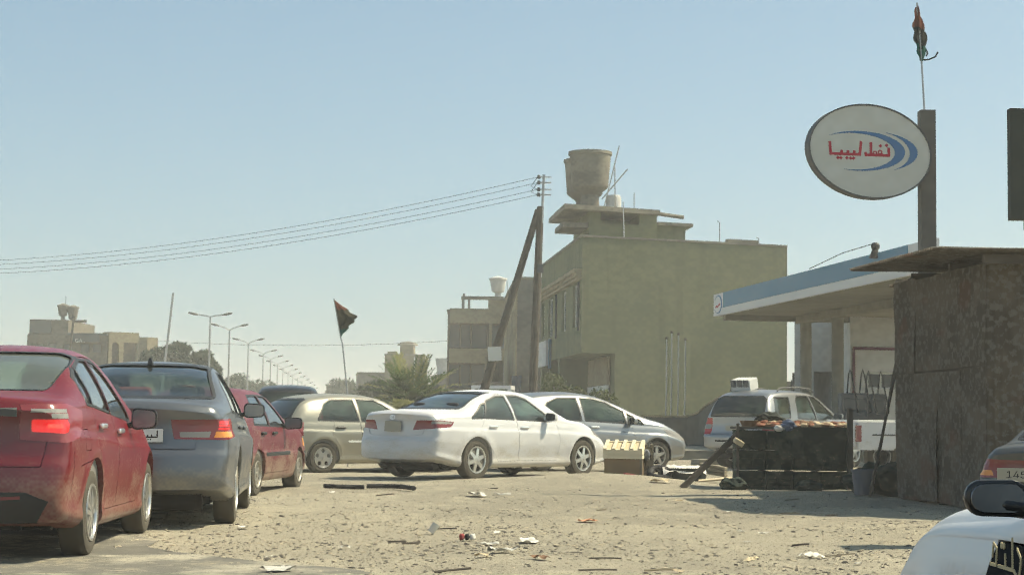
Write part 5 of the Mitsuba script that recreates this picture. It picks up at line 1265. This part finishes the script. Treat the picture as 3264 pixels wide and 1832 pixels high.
# ------------------------------------------------------------------ plants
scene['leaf_green'] = {'type': 'principledthin', 'base_color': rgb((0.065, 0.10, 0.028)), 'roughness': .6, 'diff_trans': .7}
scene['leaf_olive'] = {'type': 'principledthin', 'base_color': rgb((0.07, 0.085, 0.032)), 'roughness': .6, 'diff_trans': .5}
scene['leaf_dark'] = {'type': 'principledthin', 'base_color': rgb((0.034, 0.05, 0.026)), 'roughness': .6, 'diff_trans': .5}
scene['leaf_yellow'] = {'type': 'principledthin', 'base_color': rgb((0.24, 0.24, 0.09)), 'roughness': .6, 'diff_trans': .8}
def leaves(centres, radii, n, size, seed, squash=.8):
    r = np.random.default_rng(seed)
    c = np.repeat(np.asarray(centres, float), n, 0); rad = np.repeat(np.asarray(radii, float), n)
    d = r.normal(size=(len(c), 3)); d /= np.linalg.norm(d, axis=1, keepdims=True)
    p = c + d * (rad * r.uniform(.45, 1.05, len(c)) ** .6)[:, None] * [1, 1, squash]
    a = r.normal(size=(len(c), 3)); a /= np.linalg.norm(a, axis=1, keepdims=True)
    b = np.cross(a, d); b /= np.linalg.norm(b, axis=1, keepdims=True) + 1e-9
    s = size * r.uniform(.6, 1.4, len(c))[:, None]
    V = np.stack([p - a * s, p + b * s * .4, p + a * s, p - b * s * .4], 1).reshape(-1, 3)
    V[:, 2] = np.maximum(V[:, 2], .03)
    i_ = np.arange(len(c))[:, None] * 4
    return V, np.hstack([i_, i_ + 1, i_ + 2, i_ + 3])
def tree(name, label, x, y, h, w, seed, mat='leaf_dark', trunk=.3, n=130, cl=16, size=.16, group=None):
    r = np.random.default_rng(seed)
    k = thing(name, label, 'tree' if 'tree' in name else 'shrub', group)
    base = trunk * h
    cen = np.stack([x + r.normal(0, w * .26, cl), y + r.normal(0, w * .26, cl), base + (h - base) * r.uniform(.15, .82, cl)], -1)
    rad = (h - base) * r.uniform(.2, .34, cl) * min(1, w / h * 1.1)
    part(k, 'trunk', cat([tube([(x, y, 0), (x + .05, y, base * .6), (x, y, base * 1.2)], [.05 * h, .04 * h, .03 * h], 8)] + [tube([(x, y, base * .8), (c[0] * .5 + x * .5, c[1] * .5 + y * .5, c[2] * .6 + base * .3), c], [.022 * h, .014 * h, .006 * h], 5) for c in cen[:8]]), 'pole_brown')
    part(k, 'crown', leaves(cen, rad, n, size, seed + 1), mat)
    return k
def frond_plant(name, label, x, y, h, nf, seed, mat, mat2, spread=1.0):
    r = np.random.default_rng(seed)
    k = thing(name, label, 'palm')
    part(k, 'trunk', tube([(x, y, 0), (x, y, h * .25), (x, y, h * .42)], [.22, .2, .14], 10), 'pole_brown')
    V, F = {0: [], 1: []}, {0: [], 1: []}
    for i in range(nf):
        az = r.uniform(0, 6.28); el = r.uniform(.25, 1.35); ln = h * r.uniform(.5, .75)
        q = np.linspace(0, 1, 14)
        dx = np.cos(el) * ln * q * spread; dz = np.sin(el) * ln * q - .55 * ln * q ** 2 * np.cos(el)
        c = np.stack([x + np.cos(az) * dx, y + np.sin(az) * dx, h * .4 + dz], -1)
        s = np.array([-np.sin(az), np.cos(az), 0])
        w = int(r.uniform() < .25)
        for j in range(1, 14):
            for sd in (-1, 1):
                t_ = c[j] - c[j - 1]; l_ = ln * .26 * (1 - .6 * q[j])
                tip = c[j] + s * sd * l_ * .75 + t_ / np.linalg.norm(t_) * l_ * .7 + np.array([0, 0, r.uniform(-.1, .12) * l_])
                b_ = len(V[w]); V[w] += [c[j], (c[j] + tip) / 2 + t_ * .5, tip, (c[j] + tip) / 2 - t_ * .35]; F[w].append([b_, b_ + 1, b_ + 2, b_ + 3])
    for w, mt in ((0, mat), (1, mat2)):
        if V[w]: part(k, 'fronds', (np.array(V[w]), np.array(F[w])), mt)
    return k
frond_plant('palm_bush', 'bushy green palm just behind the trunk of the white sedan', -4.2, 76, 3.7, 100, 4, 'leaf_green', 'leaf_yellow', 1.35)
tree('shrub', 'yellow green shrub under the left side of the bushy palm', -3.9, 72, 1.9, 2.2, 5, 'leaf_yellow', .1, 200, 14, .12)
tree('tree', 'dark dense tree left of the palm before the low grey house', -9.0, 120, 3.5, 4.0, 6, 'leaf_dark', .2, 300, 18, .2)
tree('tree', 'round hazy tree behind the torn flag pole', -21.3, 230, 6.0, 6.0, 7, 'leaf_dark', .15, 350, 18, .3)
tree('tree', 'dark tree standing between the palm and the apartment block', -5.6, 118, 3.4, 2.4, 8, 'leaf_dark', .2, 250, 14, .17)
tree('shrub', 'thin yellow green shrub in front of the shop of the green building', 2.2, 74, 3.1, 2.2, 9, 'leaf_olive', .2, 130, 14, .09)
tree('shrub', 'sparse green shrub right of the shrub before the green building shop', 3.9, 72, 2.3, 2.4, 10, 'leaf_olive', .15, 110, 14, .09)
for i, (x, y, h, lab) in enumerate([(-28.3, 145, 7.2, 'leftmost dark tree under the arched wing of the brown building'), (-27.0, 144, 8.0, 'tallest dark tree at the foot of the slanting grey pole'), (-25.7, 143, 7.5, 'dark tree right of the tallest one by the slanting pole'), (-24.4, 142, 6.7, 'rightmost small dark tree before the short utility pole')]):
    tree('tree', lab, x, y, h, 3.6, 20 + i, 'leaf_dark', .35, 320, 13, .19, group='dark trees on the left of the road')
for i, (x, y, h) in enumerate([(-33.5, 200, 6.0), (-32.0, 205, 6.3), (-30.2, 210, 5.8), (-29.5, 225, 5.2), (-30.6, 250, 5.4)]):
    tree('tree', ['dark green tree right behind the roof of the grey sedan', 'second dark tree behind the roof of the grey sedan', 'third dark tree behind the roof of the grey sedan', 'fourth dark tree behind the roof of the maroon hatchback', 'farthest dark tree behind the roof of the maroon hatchback'][i], x, y, h, 4.6, 30 + i, 'leaf_dark', .15, 260, 14, .24, group='dark trees along the middle of the road')

# ------------------------------------------------------------------ vehicles
paint('paint_white', (0.50, 0.51, 0.525), .55, level=.50, coat=.6)
paint('paint_red', (0.115, 0.007, 0.011), .27, level=.5, rough=.25)
paint('paint_grey', (0.13, 0.142, 0.162), .36, .55, .25, level=.5)
paint('paint_silver', (0.30, 0.308, 0.318), .4, .75, .3, level=.4)
paint('paint_maroon', (0.10, 0.014, 0.02), .42, level=.55, rough=.35)
paint('paint_beige', (0.26, 0.255, 0.215), .45, .35, .35, level=.6)
matte('paint_black', (0.016, 0.016, 0.018), .25, .6)
scene['door_black'] = two({'type': 'diffuse', 'reflectance': rgb((0.022, 0.024, 0.026))})
matte('paint_dark', (0.06, 0.065, 0.068), .35, .6)

kr, Mr, yr_ = car('red_sedan', 'dusty red sedan with its right brake light glowing, at the left edge', RED_SEDAN, (-3.84, 12.15), -.045, dict(body='paint_red', glass='glass_green', rear_glass='glass_dusty', mirror='black_plastic', handle='chrome'))
kg, Mg, _ = car('grey_sedan', 'dark grey metallic sedan braking in front of the red sedan', GREY_SEDAN, (-3.41, 16.15), -.098, dict(body='paint_grey', glass='glass_green', mirror='black_plastic', handle='paint_grey', seat='seat_dark'))
kw, Mw, _ = car('white_sedan', 'dusty white sedan in the centre turning right towards the station', WHITE_SEDAN, (-1.913, 28.87), .71, dict(body='paint_white', glass='glass_green', mirror='paint_white', handle='chrome'), z=.03)
km, Mm, _ = car('silver_car', 'silver one box car half hidden behind the white sedan', MPV, (-.5, 35.2), 1.1, dict(body='paint_silver', glass='glass_green', handle='chrome', rim='alloy_dusty'), z=.02)
ks, Ms, _ = car('silver_off_roader', 'silver off roader with roof rails and a box on its roof', SUV, (4.87, 39.0), .67, dict(body='paint_silver', glass='glass_green', rear_glass='glass_dark', handle='paint_silver'))
ka, Ma, _ = car('maroon_hatchback', 'old dark red hatchback beyond the grey sedan', MAROON, (-4.10, 22.45), .11, dict(body='paint_maroon', glass='glass_green', mirror='black_plastic', handle='black_plastic', rim='alloy_dusty'))
kb, Mb, _ = car('beige_hatchback', 'dented beige hatchback with a missing door skin behind the maroon car', HATCH, (-4.43, 32.5), .93, dict(body='paint_beige', glass='glass_green', handle='black_plastic'))
kd, Md, _ = car('black_off_roader', 'black off roader of which only the roof shows over the maroon hatchback', merged(SUV, step=.06), (-5.05, 40.5), -.1, dict(body='paint_black', glass='glass_dark'))
kp_, Mp, _ = car('dark_sedan', 'dark grey sedan parked before the shack, its rear plate showing above the taxi mirror', merged(GREY_SEDAN, tall=.86, grooves=[], patches=[(*q[:3], 'lens_dark_red' if q[3] == 'lens_lit' else q[3], *q[4:]) for q in GREY_SEDAN['patches']]), (4.60, 14.5), .5, dict(body='paint_dark', glass='glass_dark'), z=-.07)
kt, Mt, _ = car('taxi', 'black and white taxi cut off by the bottom right corner', TAXI, (1.78, .55), .0, dict(body='paint_white', door='door_black', glass='glass_dark', mirror='paint_black', handle='chrome'), z=-.05)
# pickup whose bed shows behind the post
pk = thing('white_pickup', 'white pickup truck standing behind the roof post of the shack', 'pickup')
yw = 1.36
Mk = frame((6.62, 35.9, 0), (math.sin(yw), math.cos(yw), 0), (-math.cos(yw), math.sin(yw), 0))
bed = man(bx(.02, 2.3, -.83, .83, .50, 1.04)) - man(bx(.08, 2.24, -.77, .77, .58, 1.2)) - m3.Manifold.cylinder(2, .42, .42, 32).rotate([-90, 0, 0]).translate([1.15, -1, .34])
cab = man(trimesh.creation.extrude_polygon(Polygon([(2.34, .45), (5.0, .45), (5.05, .85), (4.0, 1.02), (3.45, 1.62), (2.6, 1.68), (2.34, 1.6)]), 1.66, engine='earcut')).rotate([90, 0, 0]).translate([0, .83, 0])
cab = cab - m3.Manifold.cylinder(2, .42, .42, 32).rotate([-90, 0, 0]).translate([4.15, -1, .34]) - man(bx(2.7, 3.35, -1, 1, 1.08, 1.55))
part(pk, 'bed', bed, 'paint_white', m=Mk)
part(pk, 'cab', cab, 'paint_white', m=Mk)
part(pk, 'rail', cat([bx(.02, 2.3, s * .80 - .03, s * .80 + .03, 1.042, 1.09) for s in (-1, 1)]), 'chrome', m=Mk)
part(pk, 'tailgate', bx(-.03, .012, -.74, .74, .56, 1.03), 'paint_white', m=Mk)
for s in (-1, 1): part(pk, 'taillight', bx(-.03, .07, s * .815 - .035, s * .815 + .035, .66, .98), 'lens_dark_red', m=Mk)
part(pk, 'window', cat([bx(2.7, 3.35, s * .78 - .005, s * .78 + .005, 1.08, 1.55) for s in (-1, 1)]), 'glass_dark', m=Mk)
part(pk, 'stripe', bx(.3, 2.2, -.845, -.833, .78, .81), 'grey_plastic', m=Mk)
for x in (1.15, 4.15):
    for sd in (-1, 1): wheel(dict(R=.34, rim=.2), pk, x, sd * .72, 'steel', 'tyre_dusty', ('slot', 8), Mk)
# small far truck beyond the white sedan
wt = thing('white_truck', 'small far white truck whose cab frame shows over the roof of the white sedan', 'truck')
Mw_ = frame((-.80, 72, 0), (.12, .993, 0), (-.993, .12, 0))
part(wt, 'cab', man(bx(0, 1.5, -.8, .8, .6, 2.35)) - man(bx(-.2, 1.7, -.68, .68, 1.55, 2.22)) - man(bx(.3, 1.2, -1, 1, 1.55, 2.2)), 'paint_white', m=Mw_)
part(wt, 'bed', man(bx(-2.8, -.05, -.85, .85, .75, 1.25)) - man(bx(-2.72, -.12, -.77, .77, .85, 1.4)), 'paint_white', m=Mw_)
part(wt, 'rear_window', bx(.05, .06, -.67, .67, 1.56, 2.21), 'glass_clear', m=Mw_)
for x in (-2.0, .9):
    for sd in (-1, 1): wheel(dict(R=.36, rim=.2), wt, x, sd * .7, 'steel', 'tyre_dusty', ('slot', 6), Mw_)
# plates
AR = unary_union([LineString(q).buffer(.006) for q in ([(.0, .035), (.0, -.015), (-.05, -.015)], [(-.05, -.015), (-.05, .0)], [(-.05, -.015), (-.085, -.015), (-.085, .0)], [(-.085, -.015), (-.12, -.015), (-.12, .0)], [(-.12, -.015), (-.14, -.015), (-.14, .035)])] + [Point(x, -.035).buffer(.006) for x in (-.06, -.08, -.1, -.115)])
ar = ext(AR, .002)
digits = meshkit.text_mesh('5-7', .06, .002); digits.apply_translation((-.20, -.03, 0))
ar2 = ar.copy(); ar2.apply_translation((.21, .0, 0))
plate_at(kg, Mg, .02, .02, .80, .52, .115, .06, marks=[digits, ar2])
dg = meshkit.text_mesh('1450', .065, .002); dg.apply_translation((-.18, -.03, 0))
plate_at(kp_, Mp, .03, -.42, .80, .50, .13, .06, mat='plate_dirty', marks=[dg])
plate_at(kw, Mw, .035, 0, .855, .36, .17, .1, mat='plate_dirty')
plate_at(kr, Mr, .02, 0, .78, .52, .115, .06)
plate_at(ks, Ms, .06, 0, .88, .52, .115, .05, mat='plate_dirty')
plate_at(kb, Mb, .03, 0, .60, .52, .115, .05, mat='plate_dirty')
emb = ext(affinity.scale(Point(0, 0).buffer(1), .055, .038).difference(affinity.scale(Point(0, 0).buffer(1), .043, .027)).union(affinity.scale(Point(0, 0).buffer(1), .015, .034).difference(affinity.scale(Point(0, 0).buffer(1), .008, .028))), .006)
part(kw, 'emblem', emb, 'chrome', m=Mw @ frame((.022, 0, 1.0), (0, -1, 0), (.1, 0, .995), (-.995, 0, .1)))
# small things on the cars
part(kg, 'roof_aerial', m3.Manifold.batch_hull([m3.Manifold.cube([.14, .05, .01], True), m3.Manifold.cube([.03, .02, .01], True).translate([-.04, 0, .05])]).translate([1.55, 0, 1.452]), 'black_plastic', 40, m=Mg)
part(kg, 'brake_lamp', rbox(.08, .30, .035, .015).translate([.86, 0, 1.115]), 'lens_red', 40, m=Mg)
part(kg, 'red_cushion', rbox(.10, .34, .22, .04).translate([1.25, .12, 1.12]), 'red_goods', 40, m=Mg)
part(ks, 'roof_rail', m3.Manifold.compose([man(tube([(.75, s * .60, 1.70), (.85, s * .60, 1.765), (1.5, s * .60, 1.80), (2.1, s * .60, 1.77), (2.25, s * .60, 1.70)], .018, 8)) for s in (-1, 1)]), 'grey_plastic', 40, m=Ms)
rb2 = thing('roof_box', 'white ribbed box with a louvred face on the roof of the silver off roader', 'box')
part(rb2, 'case', rbox(.36, .50, .26, .03).rotate([0, -12, 0]).translate([.85, .30, 1.85]), 'plaster_white', 40, m=Ms)
part(rb2, 'louvres', m3.Manifold.compose([rbox(.03, .13, .16, .01).rotate([0, -12, 0]).translate([.66, .30 + d_, 1.86]) for d_ in (-.16, 0, .16)]), 'grey_plastic', 40, m=Ms)
part(ka, 'door_mirror_arm', rbox(.1, .12, .05, .02).translate([2.24, -.72, .90]), 'black_plastic', 40, m=Ma)
# gold script on the taxi door
tx = unary_union([LineString(q).buffer(.0042) for q in ([(0, 0), (.05, .0), (.06, .04), (.03, .05), (.02, .02)], [(.07, 0), (.13, 0), (.13, .03)], [(.13, 0), (.19, 0), (.19, .07)], [(.2, .0), (.24, -.02), (.26, .03), (.23, .05)], [(.02, -.04), (.0, -.12)], [(.2, -.05), (.22, -.13)])] + [Point(.1, .05).buffer(.008), Point(.12, .05).buffer(.008)])
part(kt, 'door_script', ext(affinity.scale(tx, .8, .8, origin=(0, 0)), .002), 'gold_print', m=Mt @ frame((2.90, .858, .815), (-1, 0, 0), (0, 0, 1), (0, 1, 0)))
# driver of the beige hatchback
def person_seated(name, label, M, x, y, z, top, hair):
    S_ = m3.Manifold.sphere
    def bone(a, ra, b, rb): return m3.Manifold.batch_hull([S_(ra, 16).translate(list(a)), S_(rb, 16).translate(list(b))])
    J = dict(pel=(x, y, z + .10), ch=(x - .06, y, z + .42), ns=(x - .07, y, z + .56), nk=(x - .05, y, z + .64), hd=(x - .02, y, z + .76))
    b = [bone(J['pel'], .15, J['ch'], .16), m3.Manifold.batch_hull([S_(.085, 16).translate([x - .06, y + s * .17, z + .50]) for s in (-1, 1)] + [S_(.14, 16).translate(list(J['ch']))]), bone(J['ns'], .06, J['nk'], .052)]
    for s in (-1, 1):
        sh, el, wr = (x - .06, y + s * .2, z + .5), (x + .12, y + s * .25, z + .25), (x + .36, y + s * .14, z + .36)
        b += [bone(sh, .06, el, .045), bone(el, .044, wr, .03)]
        hp, kn, ft = (x + .02, y + s * .1, z + .08), (x + .45, y + s * .14, z + .14), (x + .62, y + s * .13, z - .22)
        b += [bone(hp, .085, kn, .06), bone(kn, .058, ft, .04)]
        for f_ in range(4): b.append(bone((wr[0] + .02, wr[1] - s * .01 + (f_ - 1.5) * .0, wr[2] + .02 - f_ * .017), .011, (wr[0] + .075 - .006 * f_, wr[1] - s * .02, wr[2] + .035 - f_ * .019), .009))
        b += [bone(wr, .028, (wr[0] + .04, wr[1], wr[2]), .03), bone((wr[0] + .02, wr[1], wr[2] + .02), .012, (wr[0] + .05, wr[1] - s * .045, wr[2] + .03), .009)]
    hx, hy, hz_ = J['hd']
    head = m3.Manifold.batch_hull([S_(.092, 20).translate([hx - .012, hy, hz_ + .03]), S_(.07, 20).translate([hx + .03, hy, hz_ - .045]), S_(.035, 16).translate([hx + .055, hy, hz_ - .09])])
    nose = m3.Manifold.batch_hull([S_(.012, 10).translate([hx + .088, hy, hz_ + .01]), S_(.016, 10).translate([hx + .11, hy, hz_ - .03])])
    ears = [m3.Manifold.sphere(.028, 12).scale([.7, .4, 1.1]).translate([hx - .005, hy + s * .09, hz_ - .01]) for s in (-1, 1)]
    skin = m3.Manifold.batch_boolean([head, nose, bone(J['nk'], .052, (hx, hy, hz_ - .06), .05)] + ears, m3.OpType.Add)
    body = m3.Manifold.batch_boolean(b, m3.OpType.Add).refine_to_length(.03)
    t = tri(body); trimesh.smoothing.filter_taubin(t, iterations=6)
    k = thing(name, label, 'person')
    part(k, 'body', t, top, True, m=M)
    part(k, 'head', skin, 'skin', 40, m=M)
    part(k, 'hair', (S_(.101, 24).scale([1.02, .98, .95]).translate([hx - .016, hy, hz_ + .036]) - m3.Manifold.cube([.3, .3, .3]).rotate([0, -20, 0]).translate([hx + .03, hy - .15, hz_ - .26])), hair, 40, m=M)
    return k
matte('skin', (0.24, 0.13, 0.085), .6)
person_seated('person', 'driver in a dark shirt sitting in the beige hatchback', Mb, 1.78, .37, .50, 'dark_cloth', 'rubber')
person_seated('person', 'driver in a dark grey shirt sitting in the grey sedan', Mg, 2.25, .37, .52, 'seat_grey', 'rubber')

# ------------------------------------------------------------------ air
scene['haze'] = {'type': 'cube', 'to_world': T().translate([0, 3000, 7.1]).scale([6200, 3800, 8.4]), 'bsdf': {'type': 'null'}, 'interior': {'type': 'ref', 'id': 'air'}}
labels['haze'] = {'kind': 'stuff'}
